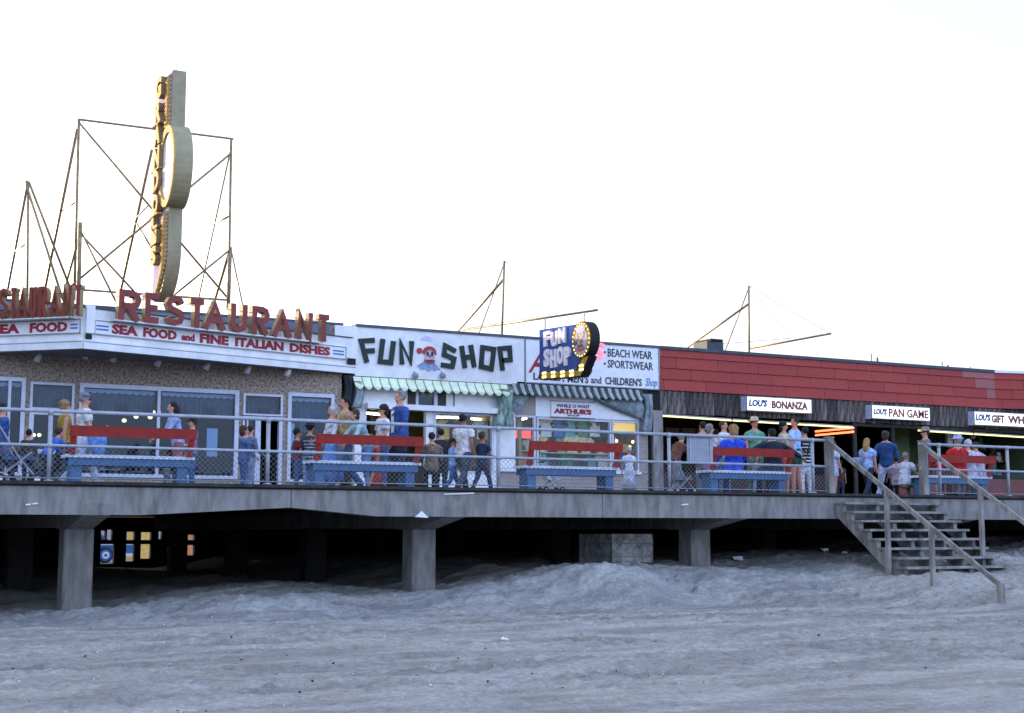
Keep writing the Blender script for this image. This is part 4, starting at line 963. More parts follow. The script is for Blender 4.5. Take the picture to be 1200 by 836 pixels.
cu, cz = bp(681.5, 398.5, .05); eu = abs(bp(692.8, 398.5, .05)[0]-cu); ez = abs(bp(681.5, 376.8, .05)[1]-cz)
def el(ku, kz, n=28, du=0, dz=0): return [(cu+du+eu*ku*math.cos(t), cz+dz+ez*kz*math.sin(t)) for t in np.linspace(0, 2*math.pi, n, endpoint=False)]
MB().prism(el(1, 1), -TH-.02, .05, f3).build('badge_case', BLACK, bl_); MB().prism(el(.96, .97), .051, .065, f3).build('badge_rim', mat('badge_gold', 0xA88638, .95, spec=.0), bl_)
MB().prism(el(.70, .74, dz=-.03), .066, .075, f3).build('badge_face', clw, bl_)
for i, (ku, kz, du, dz, m) in enumerate(((.5, .22, .0, .27, GM_H), (.10, .16, -.17, .09, TDARK), (.10, .16, .12, .12, TDARK), (.17, .13, .0, -.03, clr), (.42, .13, .0, -.22, clr), (.30, .08, -.02, -.15, TDARK), (.2, .14, -.28, -.05, TDARK))):
    MB().prism(el(ku, kz, 12, du, dz), .076, .082+.002*i, f3).build('badge_feature', m, bl_)
m_ = MB()
for t in np.linspace(0, 2*math.pi, 22, endpoint=False): m_.ell(BF(cu+eu*.86*math.cos(t), .07, cz+ez*.87*math.sin(t)), (.018, .02, .02), 6, 5)
m_.build('rim_bulbs', BULBY, bl_, smooth=True)
NW = mat('neon_white', 0xEFE8EC, .95, var=.05, spec=.0)
for w_, l, r_ in (('FUN', (638.5, 391, 408.5), 664.5), ('SHOP', (638.5, 411.5, 432.5), 670.5)):
    m_ = MB(); u0, z1 = bp(*l[:2]); _, z0 = bp(l[0], l[2]); u1, _ = bp(r_, l[1]); n = len(w_); d_ = (u1-u0)/n
    for i, ch in enumerate(w_):
        j = (.03, -.02, .02, -.03)[i]; m2 = MB(); lettering(m2, BF, ch, u0+d_*i+.02, u0+d_*(i+1)-.03, z0+j, z1+j, .0, .06, .05, .0); m2.build('letter', NW, bl_)
zbm = Z_at(660, 366, 31.4)
for (px, py, t_) in ((633, 372, 388), (679, 366, 377)):
    u, z = bp(px, py); u, z2 = bp(px, t_); MB().tube([BF(u, -.15, z), BF(u, -.15, z2-.05)], .016, 6).build('hanger', GALV, bl_)
# small roof box
q = thing('roof_vent', 'small dark roof vent box on the edge above the red panels', 'vent', at(833, 404, 34.5)); a = at(824, 407, 34.5); b = at(843, 400, 34.5)
MB().box(a.x, b.x, 34.3, 35.0, ZP-.1, b.z-.05).build('vent_body', COPE, q); MB().box(a.x+.1, b.x-.05, 34.25, 35.05, b.z-.05, b.z+.02).build('vent_cap', DKBR, q)
for i, (px, py) in enumerate(((1021, 415), (1104, 424), (1137, 430))):
    p = at(px, py, 34.6); q = thing('roof_pipe', '%s of the thin pipe stubs on the arcade roof edge' % ('left', 'middle', 'right')[i], 'pipe', (p.x, p.y, ZP), group='pipe stubs on the arcade roof')
    MB().tube([(p.x, p.y, ZP-.2), (p.x, p.y, p.z)], .02, 6).build('stub', GREYW, q); MB().tube([(p.x+.25, p.y, ZP-.2), (p.x+.25, p.y, p.z-.1)], .03, 6).build('stub', COPE, q)

# ------------------------------------------------------------ red-fronted arcade
g0_, g1_ = U(773), U(1166)
gb = thing('game_arcade_building', 'long arcade front with red panel fascia over dark weathered planks', 'arcade', (g0_, YW, ZD))
zr1, zr0 = ZP-.04, Z(775, 457.5)
rows = [zr1] + [Z(775, y) for y in (418.4, 431.6, 444.5)] + [zr0]
FR2 = Frame((g1_, YW), (math.cos(R(-13)), math.sin(R(-13))))
MB(WF).box(g0_, g1_, -.1, .03, zr0, zr1).build('fascia_backing', DARK, gb); MB(FR2).box(0, 14, -.1, .03, zr0, zr1).build('fascia_backing', DARK, gb)
PL = 1.46; cache = {}
for r_ in range(4):
    zt1, zt2 = rows[r_], rows[r_+1]; u = g0_ - PL*((.0, .62, .28, .92)[r_])
    while u < g1_:
        a, b = max(u, g0_)+.006, min(u+PL, g1_)-.006
        if b-a > .05:
            faded = (r_ < 3 and b > g1_-.9 and U(1130+13*r_) < b)
            MB(WF).prism([(.03, zt1-.006), (.058, zt1-.006), (.085, zt2+.004), (.03, zt2+.004)], a, b, lambda p, q, t: (t, p, q)).build('panel', SHINGP if faded else SHING, gb)
        u += PL
    u = -.4*r_
    while u < 14:
        a, b = max(u, 0)+.006, min(u+PL, 14)-.006
        if b-a > .05: MB(FR2).prism([(.03, zt1-.006), (.058, zt1-.006), (.085, zt2+.004), (.03, zt2+.004)], a, b, lambda p, q, t: (t, p, q)).build('panel', SHING, gb)
        u += PL
MB(WF).box(g0_, g1_, -.3, .10, zr1, zr1+.09).build('coping', COPE, gb); MB(FR2).box(0, 14, -.3, .10, zr1, zr1+.085).build('coping', WHITE2, gb)
gE = XR
zk = Z(775, 484.5)
MB(WF).box(g0_, gE, -.2, -.04, zk, zr0).build('plank_backing', DARK, gb)
u = g0_; r_ = random.Random(9); base = {}
while u < U(1290):
    wd = r_.choice((.17, .20, .23, .26)); d_ = r_.uniform(-.012, .0)
    key = wd
    if key not in base:
        m_ = MB(); m_.box(0, wd-.014, 0, .03, 0, zr0-zk); base[key] = m_
    o = MB(); o.v = list(base[key].v); o.f = list(base[key].f)
    if ('me', key) not in base: ob = o.build('plank', PLANK, gb, raw=True); base[('me', key)] = ob.data
    else: ob = link('plank', base[('me', key)], gb)
    p = WF(u, 0, 0); ob.location = (p[0]-gb.location.x, YW-.01-d_-gb.location.y-.03, zk+r_.uniform(-.015, .015)-gb.location.z); u += wd
MB(WF).box(U(1000, 500), gE, -.2, .0, zk-.12, zk-.02).build('lintel', DKWOOD, gb)
MB(WF).box(g0_, gE, -BD, -.2, ZP-.35, ZP-.2).build('roof', ROOFG, gb); MB(WF).box(g0_, gE, -BD-.2, -BD, ZD-.3, ZP).build('rear_wall', GREYW, gb)
# booths
b0, b1, b2, b3 = U(776), U(1001, 510), U(1049, 510), U(1230, 510)
shell(WF, gb, b0, b1, ZD+.02, zk+.45, -4.8, -.1, BROWN, DKBR, BROWN)
shell(WF, gb, b1+.12, b2-.12, ZD+.02, zk+.1, -3.5, -.1, DKBR)
shell(WF, gb, b2, b3, ZD+.02, zk+.2, -3.0, -.1, GREENI, DKBR, GREENI); shell(WF, gb, b3+.2, gE-.2, ZD+.02, zk+.2, -3.0, -.1, BROWN)
MB(WF).box(b1-.0, b1+.12, -3.5, -.02, ZD+.01, zk).build('booth_post', DKWOOD, gb); MB(WF).box(b2-.12, b2, -3.0, -.02, ZD+.01, zk).build('booth_post', DKWOOD, gb)
MB(WF).box(U(763), U(774), -.1, .12, ZD, Z(765, 500)+.45).build('corner_post', GWOOD, gb)
MB(WF).box(U(761), g0_, -.3, .02, ZD, zr0).build('corner_board', DKBR, gb)
MB(WF).box(b0+.1, b1-.1, -1.3, -.7, ZD+.02, ZD+.95).build('game_counter', BROWN, gb); MB(WF).box(b2+.1, b3-.1, -1.1, -.6, ZD+.02, ZD+.95).build('game_counter', mat('counter_red', 0x7A2B22, .6), gb)
MB(WF).box(b2+.02, U(1105, 520), -1.6, -1.5, ZD+1.25, zk+.1).build('green_backdrop', GREENI, gb)
for i, (a, b) in enumerate(((771, 778), (780, 796), (799, 815), (817, 826), (832, 842), (850, 862))):
    ua_, z_ = WF.uz(a, 501+.02*(a-771), -4); ub2, _ = WF.uz(b, 501, -4); MB(WF).box(ua_, ub2, -4.1, -4.0, z_-.22, z_).build('score_panel', mat('score_panel', 0x8E8474, .6), gb)
MB(WF).box(WF.uz(1110, 500, -1.4)[0], WF.uz(1116, 500, -1.4)[0], -1.5, -1.4, Z(1112, 524, -1.4), Z(1112, 508, -1.4)).build('white_post', WHITE2, gb)
# lit box signs
def box_sign(label, p0, p1, words, z=None):
    v = .30; u0, z1 = WF.uz(p0[0], p0[1], v); _, z0 = WF.uz(p0[0], p0[2], v); u1, _ = WF.uz(p1, p0[1], v)
    t = thing('lit_box_sign', label, 'sign', WF(u0, .1, z0), group='lit box signs over the arcade booths')
    MB(WF).box(u0, u1, .03, v, z0, z1).build('sign_box', mat('sign_case', 0xD2D2F0, .5), t)
    e = .03; f = MB(WF).box(u0+.01, u1-.01, v+.001, v+.012, z0+e*.4, z1-e*.4).build('sign_face', LIT, t)
    m_ = MB(WF); m_.box(u0, u1, v, v+.022, z1-e*.5, z1+.004); m_.box(u0, u1, v, v+.022, z0-.004, z0+e*.5); m_.box(u1-e*.5, u1+.004, v, v+.022, z0, z1); m_.box(u0-.004, u0+e*.5, v, v+.022, z0, z1); m_.build('sign_rim', GREYW, t)
    for body, a, b, k0, k1, mm, bo, sh in words:
        m2 = MB(); lettering(m2, WF, body, WF.uz(a, 475, v)[0], WF.uz(b, 475, v)[0], z0+(z1-z0)*k0, z0+(z1-z0)*k1, v+.010, v+.02, bo, sh); m2.build('lettering', mm, f)
SBL = mat('script_blue', 0x0E4078, .5); ORB = mat('orange_brown', 0x7A2A10, .5); DRD = mat('dark_red', 0x8E1E1C, .5)
box_sign('white lit box sign reading LOU\'S BONANZA in blue and brown', (874.5, 464.2, 481.2), 950.5, [("LOU'S", 877, 898, .30, .80, SBL, .05, .2), ('BONANZA', 904, 946, .22, .78, ORB, .045, 0)])
box_sign('white lit box sign reading LOU\'S PAN GAME in blue and red', (1021, 474.5, 490.5), 1089, [("LOU'S", 1023, 1038, .30, .75, SBL, .05, .2), ('PAN GAME', 1041, 1087, .18, .80, DRD, .025, 0)])
box_sign('white lit box sign reading LOU\'S GIFT WHEEL at the right edge of the photo', (1141, 482, 498), 1226, [("LOU'S", 1142, 1159, .32, .82, SBL, .05, .2), ('GIFT', 1161, 1176, .22, .80, ORB, .045, 0), ('WHEELS', 1180, 1220, .22, .80, ORB, .045, 0)])
def tube_lamp(name, label, pts, m, r_=.028, cat='lamp', grp=None):
    t = thing(name, label, cat, pts[0], group=grp)
    mid = [Vector(p) for p in pts]; MB().tube(mid, r_, 8).build('tube', m, t, smooth=True)
    m_ = MB(); a, b = mid[0], mid[-1]; m_.bar(a+Vector((0, .03, .045)), b+Vector((0, .03, .045)), .05, .035); m_.build('fixture', GREYW, t); return t
def wpt(px, py, v): u, z = WF.uz(px, py, v); return WF(u, v, z)
grp = 'fluorescent tubes of the shops'
for (p, q_, v, lb, m) in (((777, 487.6), (857, 493), .03, 'first fluorescent tube from the left under the arcade planks', TUBE), ((859, 493.1), (999, 501.3), .03, 'long fluorescent tube below the bonanza sign', TUBE), ((1076, 504.8), (1140, 508.9), .03, 'fluorescent tube below and right of the pan game sign', TUBE), ((1142, 509), (1205, 513), .03, 'rightmost fluorescent tube below the gift wheel sign', TUBE),
                        ((508, 489), (541, 490), -.9, 'left fluorescent tube inside the fun shop window', TUBE2), ((552, 491), (580, 493), -.9, 'right fluorescent tube inside the fun shop window', TUBE2), ((602, 493.5), (617, 490.5), -.8, 'fluorescent tube at the left end of the clothing shop window', TUBE2), ((416, 484), (428, 484.5), -.9, 'left fluorescent tube inside the fun shop door', TUBE2), ((430, 484.6), (446, 486), -.9, 'right fluorescent tube inside the fun shop door', TUBE2)):
    tube_lamp('fluorescent_tube', lb, [wpt(*p, v), wpt(*q_, v)], m, .022, 'fluorescent lamp', grp)
tube_lamp('fluorescent_tube', 'warm tube hidden high in the right clothing shop window', [wpt(720, 496, -.8), wpt(745, 497, -.8)], TUBE, .03, 'fluorescent lamp', grp)
tube_lamp('fluorescent_tube', 'tube hidden high in the middle clothing shop window', [wpt(640, 487, -.5), wpt(700, 489, -.5)], TUBE2, .02, 'fluorescent lamp', grp)  # added tube, out of sight, to brighten the goods below
xn = b1-.04
for i, dz in enumerate((0, -.12)):
    a = at(1000, 501.5, YW-.05); tube_lamp('neon_tube', '%s orange neon tube along the arcade partition' % ('upper', 'lower')[i], [(xn, YW-.02, a.z+dz), (xn, YW+1.75, a.z+dz)], NEON, .03, 'neon lamp', 'orange neon tubes')
# hall added beyond the frame on the left to shade the sand
lb_ = thing('boardwalk_hall', 'plain grey hall continuing the boardwalk row to the left, beyond the photo edge', 'hall', (-12, YW, ZD))
MB(WF).box(-34, ux0-.1, -BD, .0, ZD, 7.2).build('hall_body', GREYW, lb_); MB(WF).box(-34.1, ux0-.1, -BD-.1, .1, 7.2, 7.3).build('roof', ROOFG, lb_)
for k in range(9): MB(WF).box(-33+k*4, -30.6+k*4, .0, .03, ZD+.8, ZD+2.6).build('window', BLUEG, lb_)

# ------------------------------------------------------------ goods in the shops
PAL = [('red', 0xB5332C), ('yellow', 0xD8B040), ('blue', 0x3B66A8), ('green', 0x4C8A55), ('white', 0xDAD6CC), ('orange', 0xCF6F2E), ('brown', 0x6E4A30), ('black', 0x1E1E22), ('pink', 0xD08A94), ('turquoise', 0x57A0A0)]
GM = {n: mat('goods_'+n, c, .7, var=.25, scale=14) for n, c in PAL}
_gm = {}
def good(kind, colour, x, y, z, s_, where, group):
    key = (kind, colour)
    m_ = MB()
    if key in _gm: o = link(kind, _gm[key])
    else:
        if kind == 'souvenir_shirt':
            P_ = [(-.2, 0), (.2, 0), (.2, .42), (.32, .34), (.38, .44), (.2, .6), (.08, .6), (0, .56), (-.08, .6), (-.2, .6), (-.38, .44), (-.32, .34), (-.2, .42)]
            m_.prism(P_, -.02, .02, lambda p, q, t: (p, t, q)); m_.prism([(-.09, .2), (.09, .2), (.09, .38), (-.09, .38)], -.026, -.0205, lambda p, q, t: (p, t, q))
        elif kind == 'plush_toy':
            m_.ell((0, 0, .16), (.11, .09, .16), 10, 7); m_.ell((0, -.02, .37), (.10, .09, .10), 10, 7)
            for q in (-1, 1): m_.ell((q*.08, 0, .46), (.035, .02, .04), 6, 5); m_.ell((q*.13, -.03, .2), (.04, .04, .09), 6, 5); m_.ell((q*.07, -.09, .04), (.045, .09, .045), 6, 5)
        elif kind == 'straw_hat': m_.rings([(0, 0, 0, .2, .2), (0, 0, .015, .2, .2), (0, 0, .016, .1, .1), (0, 0, .10, .09, .09)], 14)
        elif kind == 'beach_ball': m_.ell((0, 0, .15), (.15, .15, .15), 14, 9)
        elif kind == 'souvenir_box':
            m_.box(-.1, .1, -.06, .06, 0, .22); m_.box(-.104, .104, -.064, .064, .17, .224)
        elif kind == 'bottle': m_.rings([(0, 0, 0, .04, .04), (0, 0, .15, .04, .04), (0, 0, .2, .015, .015), (0, 0, .27, .015, .015)], 10)
        o = m_.build(kind, GM[colour], raw=True, smooth=(kind in ('plush_toy', 'beach_ball'))); _gm[key] = o.data
    o.location = (x, y, z); o.scale = (s_, s_, s_)
    return tag(o, '%s %s %s' % (colour, kind.replace('_', ' '), where), kind.replace('_', ' '), group)
rg = random.Random(21); ORD = ['at the left end'] + ['%s from the left' % q for q in 'second third fourth fifth sixth seventh eighth ninth tenth eleventh twelfth thirteenth fourteenth fifteenth sixteenth seventeenth eighteenth nineteenth twentieth'.split()]*3
def shelves(par_name, label, p0, p1, v, levels, kinds, cols_, step, where, group, s_=1.0, m=None):
    u0, u1 = WF.uz(p0, 520, v)[0], WF.uz(p1, 520, v)[0]
    t = thing(par_name, label, 'shelf unit', WF(u0, v, ZD)); t_m = m or CREAM
    for j, zz in enumerate(levels):
        MB(WF).box(u0, u1, v-.18, v+.16, zz-.03, zz).build('shelf', t_m, t)
        u = u0+.15
        lv = ('bottom', 'second', 'third', 'top')[min(j, 3)]
        cnt = 0
        while u < u1-.1:
            o_w = ORD[cnt]; cnt += 1; k = rg.choice(kinds); c = rg.choice(cols_); sc_ = s_*rg.uniform(.75, 1.1)
            if k == 'souvenir_shirt': good(k, c, *WF(u, v-.05, zz+.02), sc_*.75, '%s on the %s shelf %s' % (o_w, lv, where), group)
            else: good(k, c, *WF(u, v, zz), sc_, '%s on the %s shelf %s' % (o_w, lv, where), group)
            u += step*rg.uniform(.8, 1.3)
    MB(WF).box(u0, u0+.04, v-.18, v+.12, ZD+.02, levels[-1]+.4).build('upright', t_m, t); MB(WF).box(u1-.04, u1, v-.18, v+.12, ZD+.02, levels[-1]+.4).build('upright', t_m, t)
allc = [n for n, _ in PAL]
shelves('display_shelf', 'cream shelf unit crowded with souvenirs inside the fun shop window', 500, 582, -1.7, [ZD+.75, ZD+1.25, ZD+1.7], ['plush_toy', 'souvenir_box', 'souvenir_shirt', 'bottle', 'straw_hat'], ['yellow', 'brown', 'green', 'white', 'black', 'blue', 'turquoise'], .23, 'in the fun shop', 'souvenirs in the fun shop')
shelves('display_shelf', 'cream shelf of toys glimpsed through the fun shop door', 416, 452, -2.2, [ZD+.9, ZD+1.5], ['plush_toy', 'souvenir_box', 'bottle'], allc, .28, 'by the fun shop door', 'souvenirs by the fun shop door')
shelves('display_shelf', 'shelf unit with red and orange beach goods in the left clothing shop window', 588, 627, -.75, [ZD+.95, ZD+1.45], ['beach_ball', 'souvenir_box', 'souvenir_shirt', 'plush_toy'], ['red', 'orange', 'yellow', 'white', 'green'], .27, 'in the left clothing window', 'goods in the left clothing window')
shelves('display_shelf', 'shelf unit of clothing in the middle clothing shop window', 630, 716, -.9, [ZD+.92, ZD+1.42], ['souvenir_shirt', 'souvenir_shirt', 'plush_toy', 'straw_hat'], ['white', 'turquoise', 'green', 'black', 'white', 'blue'], .36, 'in the middle clothing window', 'goods in the middle clothing window', 1.1)
shelves('display_shelf', 'shelf unit in the yellow lit right window of the clothing shop', 718, 748, -.8, [ZD+.95, ZD+1.5], ['souvenir_shirt', 'straw_hat', 'souvenir_box'], ['yellow', 'white', 'blue', 'orange'], .3, 'in the right clothing window', 'goods in the right clothing window')
shelves('prize_shelf', 'dark shelf unit stacked with prizes in the right arcade booth', 1118, 1222, -1.9, [ZD+.7, ZD+1.15, ZD+1.6, ZD+2.0], ['plush_toy', 'plush_toy', 'souvenir_box', 'beach_ball', 'bottle'], ['green', 'white', 'black', 'brown', 'red', 'turquoise', 'black'], .26, 'in the right arcade booth', 'prizes in the right arcade booth', .95, DKBR)
shelves('prize_shelf', 'low dim shelf with prizes at the back of the bonanza booth', 800, 990, -3.6, [ZD+1.35, ZD+1.9], ['plush_toy', 'souvenir_box'], ['brown', 'white', 'red', 'blue', 'black'], .5, 'in the bonanza booth', 'prizes in the bonanza booth', .9, DKBR)
for i, (px, c, w_) in enumerate(((640, 'white', 'leftmost'), (655, 'blue', 'second'), (668, 'turquoise', 'third'), (683, 'green', 'fourth'), (697, 'white', 'fifth'), (709, 'black', 'rightmost'))):
    u, z = WF.uz(px, 512, -.35); good('souvenir_shirt', c, *WF(u, -.35, z), .8, 'hanging %s in the row of the middle clothing window' % w_, 'shirts hanging in the middle clothing window')
for i, (px, c) in enumerate(((522, 'yellow'), (533, 'brown'), (566, 'white'))):
    u, z = WF.uz(px, 515, -.5); good('souvenir_shirt', c, *WF(u, -.5, z), .85, 'hanging in the fun shop window', 'shirts hanging in the fun shop window')
u0, z1 = WF.uz(592, 504, -.3); u1, z0 = WF.uz(622, 514, -.3)
t = thing('window_sign', 'glowing red panel hanging in the left clothing shop window', 'sign', WF(u0, -.3, z0)); MB(WF).box(u0, u1, -.32, -.29, z0, z1).build('panel', mat('glow_red', (1, .10, .08), emit=.45), t); MB(WF).box(u0-.02, u1+.02, -.34, -.325, z0-.02, z1+.02).build('panel_back', GREYW, t)
u0, z1 = WF.uz(719, 491, -.5); u1, z0 = WF.uz(746, 507, -.5)
t = thing('window_sign', 'glowing yellow panel in the right clothing shop window', 'sign', WF(u0, -.5, z0)); MB(WF).box(u0, u1, -.52, -.5, z0, z1).build('panel', mat('glow_yellow', (1, .72, .22), emit=.28), t); MB(WF).box(u0-.02, u1+.02, -.55, -.53, z0-.02, z1+.02).build('panel_back', GREYW, t)
for i, (px, py) in enumerate(((722.5, 517), (741.5, 518), (738, 524))):
    u, z = WF.uz(px, py, -.45); tag(MB().ell(WF(u, -.45, z), (.04, .04, .045), 10, 7).build('display_bulb', BULB, smooth=True), '%s small bulb glowing in the right clothing shop window' % ('left', 'right', 'lower')[i], 'bulb', 'bulbs in the clothing shop window')
# wall clock in the right booth
u, z = WF.uz(1139, 511, -1.6); t = thing('round_prize', 'round pale disc with dark rim hanging at the top of the right booth', 'prize', WF(u, -1.6, z)); MB().tube([WF(u, -1.6, z), WF(u, -1.56, z)], .15, 20).build('rim', GM['brown'], t); MB().tube([WF(u, -1.559, z), WF(u, -1.54, z)], .11, 20).build('disc', GM['white'], t)

# ------------------------------------------------------------ people
PEND = []
def remesh(o, vox, sm_=2):
    PEND.append(o); m = o.modifiers.new('r', 'REMESH'); m.mode = 'VOXEL'; m.voxel_size = vox; m.use_smooth_shade = True
    if sm_: q = o.modifiers.new('s', 'SMOOTH'); q.factor = .5; q.iterations = sm_
def cmat(h, name=None): return mat(name or 'cloth_%06x' % h, h, .85, var=.32, scale=9, bump=.4, bscale=30)
def vrot(v, pitch, out=0):     # unit-down limb direction swung forward by pitch and outward by out (radians), local x forward, y left
    return Vector((math.sin(pitch)*math.cos(out), math.sin(out), -math.cos(pitch)*math.cos(out)))
SK = [mat('skin_light', 0xC08A70, .6, var=.06), mat('skin_tan', 0x9C6A50, .6, var=.06), mat('skin_pink', 0xC77F6C, .6, var=.06)]
def person(label, px, hy, Y, face, top, bottom, hair, H=None, pose='stand', arms=((5, 10, 8), (5, 10, 8)), legs=None, sleeve='short', lower='trousers', hstyle='short', hat=None, lean=0, group=None, sk=0, shoe=0x3A2E28, jacket=False, kid=False, stripe=None, build=1.0, hem=.0, seat=None, acc=None, hturn=0):
    x = at(px, hy, Y).x
    if H is None: H = max(.8, (Z_at(px, hy, Y)-ZD)/1.0)
    zbase = ZD
    t = thing('person', label, 'person', (x, Y, zbase), R(face), group)
    hk = 1.22 if kid else 1.0
    if legs is None: legs = {'stand': ((3, 4), (-3, 4)), 'walk': ((24, 6), (-16, 22)), 'walk2': ((-14, 20), (22, 5)), 'sit': ((84, 84), (80, 78)), 'crouch': ((100, 120), (80, 118))}[pose]
    th = sh = .242*H
    reach = max(th*math.cos(R(a))+sh*math.cos(R(a-b)) for a, b in legs)
    pz = reach+.045*H if pose not in ('sit',) else (seat or .44)+.055*H
    P = Vector((0, 0, pz)); sp = Vector((math.sin(R(lean)), 0, math.cos(R(lean)))); side = Vector((0, 1, 0)); bw = build
    L_ = .315*H
    def springs(mb, t0, t1, off, n=14):
        prof = [(-.32, .055, .040), (-.18, .090, .062), (0, .096, .068), (.25, .082, .060), (.45, .080, .060), (.70, .106, .068), (.88, .116, .060), (.97, .072, .048), (1.04, .034, .034)]
        vs, fs = [], []; ts = [q for q in prof if t0 <= q[0] <= t1]
        for tt, a, b in ts:
            c = P+sp*L_*tt; aa, bb = a*H*bw+off, b*H*bw+off
            fwd = Vector((sp.z, 0, -sp.x))
            for k in range(n): an = 2*math.pi*k/n; vs.append(c+fwd*math.cos(an)*bb+side*math.sin(an)*aa)
        for i in range(len(ts)-1):
            for k in range(n): fs.append((i*n+k, i*n+(k+1) % n, (i+1)*n+(k+1) % n, (i+1)*n+k))
        fs += [tuple(range(n))[::-1], tuple(range((len(ts)-1)*n, len(ts)*n))]; mb.add(vs, fs)
    nb_ = P+sp*L_*1.0; hc = nb_+Vector((sp.x*.6+.012, 0, 1)).normalized()*.084*H*hk*.98
    body = MB(); springs(body, -.32, 1.04, 0)
    body.tube([nb_-sp*.03*H, hc-Vector((0, 0, .03*H))], [.034*H, .030*H], 10)
    hr = H*hk; ct, st_ = math.cos(R(hturn)), math.sin(R(hturn))
    def hd(a, b, c): return (hc.x+(a*ct-b*st_)*hr, hc.y+(a*st_+b*ct)*hr, hc.z+c*hr)
    body.ell(hd(-.004, 0, .012), (.052*hr, .043*hr, .054*hr), 14, 10, R(hturn)); body.ell(hd(.012, 0, -.022), (.036*hr, .033*hr, .042*hr), 12, 8, R(hturn))
    body.tube([hd(.047, 0, .008), hd(.062, 0, -.012), hd(.048, 0, -.016)], [.005*hr, .010*hr, .008*hr], 6)
    for q in (-1, 1): body.ell(hd(-.002, q*.043, -.002), (.010*hr, .006*hr, .015*hr), 6, 5)
    arm_pts, leg_pts = [], []; fing = MB()
    for q, (a, e, o_) in zip((1, -1), arms):
        S = P+sp*L_*.86+side*q*.108*H*bw; d = vrot(0, R(a), q*R(o_)); E_ = S+d*.165*H; d2 = vrot(0, R(a+e), q*R(o_*.3 if e > 30 else o_)); Wp = E_+d2*.140*H
        arm_pts.append((S, E_, Wp, d2)); body.tube([S-side*q*.02*H, S+d*.03*H, (S+E_)/2, E_, (E_+Wp)/2, Wp], [.030*H, .030*H, .025*H, .021*H, .019*H, .014*H], 10)
        pc = Wp+d2*.030*H; body.tube([Wp-d2*.01*H, Wp+d2*.02*H, Wp+d2*.050*H], [.014*H, .022*H, .018*H], 10, fl=.6)
        ax = d2.cross(side).normalized() if abs(d2.y) < .9 else Vector((1, 0, 0)); cl_ = -ax if True else ax
        for k in range(4):
            off = ax*((k-1.5)*.0105*H); inn = side*(-q); r0 = Wp+d2*.042*H+off; ln = (.036, .042, .040, .031)[k]*H
            k1 = r0+d2*ln*.55+inn*.004*H; k2 = k1+(d2*.7+inn*.7).normalized()*ln*.5; fing.tube([r0, k1, k2], [.0052*H, .0048*H, .0036*H], 6)
        fw_ = Vector((1, 0, 0)) if abs(ax.x) > .3 else ax
        r0 = Wp+d2*.015*H+ax*.018*H*(1 if ax.x > 0 else -1); fing.tube([r0, r0+(d2*.8+ax*(.7 if ax.x > 0 else -.7)).normalized()*.022*H, r0+(d2+side*(-q)*.4).normalized()*.042*H], [.0065*H, .006*H, .0042*H], 6)
    for q, (a, b) in zip((1, -1), legs):
        Hp = P+side*q*.050*H*bw-Vector((0, 0, .015*H)); d = vrot(0, R(a), q*R(2)); K = Hp+d*th; d2 = vrot(0, R(a-b), 0); An = K+d2*sh
        leg_pts.append((Hp, K, An, d2)); body.tube([Hp, (Hp*2+K)/3, K, K.lerp(An, .35), An], [.052*H*bw, .048*H*bw, .033*H, .031*H, .020*H], 10)
    for q, (Hp, K, An, d2) in zip((1, -1), leg_pts):
        body.tube([An, An+Vector((0, 0, -.02*H))], [.02*H, .02*H], 8)
    bo = body.build('body', SK[sk], t, raw=True); remesh(bo, .0145 if H > 1.2 else .012)
    fing.build('fingers', SK[sk], bo, raw=True, smooth=True)
    fc = MB()
    for q in (-1, 1): fc.ell(hd(.042, q*.017, .008), (.008*hr, .0075*hr, .004*hr), 8, 6, R(hturn))
    fc.tube([hd(.044, -.013, -.036), hd(.0485, 0, -.037), hd(.044, .013, -.036)], .003*hr, 5)
    fc.build('eyes_and_mouth', mat('face_dark', 0x5A2A24, .5), bo, raw=True)
    # clothes
    tm = cmat(top); up = MB(); off = .020 if jacket else .012
    springs(up, -.32 if (jacket or hem) else -.18, .97, off)
    if hem: 
        c = P; up.rings([(c.x, c.y, c.z-hem, .075*H*bw+off, .10*H*bw+off), (c.x, c.y, c.z+.02, .07*H*bw+off, .097*H*bw+off)], 14)
    for (S, E_, Wp, d2), q in zip(arm_pts, (1, -1)):
        if sleeve == 'long': up.tube([S-side*q*.03*H, S+(E_-S)*.15, (S+E_)/2, E_, (E_+Wp)/2, Wp-d2*.01*H], [.036*H+off*.5, .036*H+off*.5, .031*H+off*.4, .028*H+off*.4, .026*H+off*.3, .021*H+off*.3], 10)
        elif sleeve == 'short': up.tube([S-side*q*.03*H, S+(E_-S)*.15, S.lerp(E_, .62)], [.036*H+off*.6, .038*H+off*.5, .036*H+off*.5], 10)
        else: up.tube([S-side*q*.03*H, S+(E_-S)*.10], [.032*H+off*.5, .028*H+off*.5], 10)
    uo = up.build('jacket' if jacket else 'shirt', tm, t, raw=True); remesh(uo, .016 if H > 1.2 else .014, 3)
    if stripe is not None:
        for k in range(6):
            tt = -.05+k*.15; c = P+sp*L_*tt; a_, b_ = np.interp(tt, [-.18, 0, .25, .45, .7, .88], [.09, .096, .082, .080, .098, .108])*H*bw+off+.004, np.interp(tt, [-.18, 0, .25, .45, .7, .88], [.062, .068, .06, .06, .066, .06])*H*bw+off+.004
            MB().rings([(c.x, c.y, c.z-.012, b_, a_), (c.x, c.y, c.z+.012, b_, a_)], 16).build('stripe', cmat(stripe), uo, raw=True, smooth=True)
    bm_ = cmat(bottom); lw = MB()
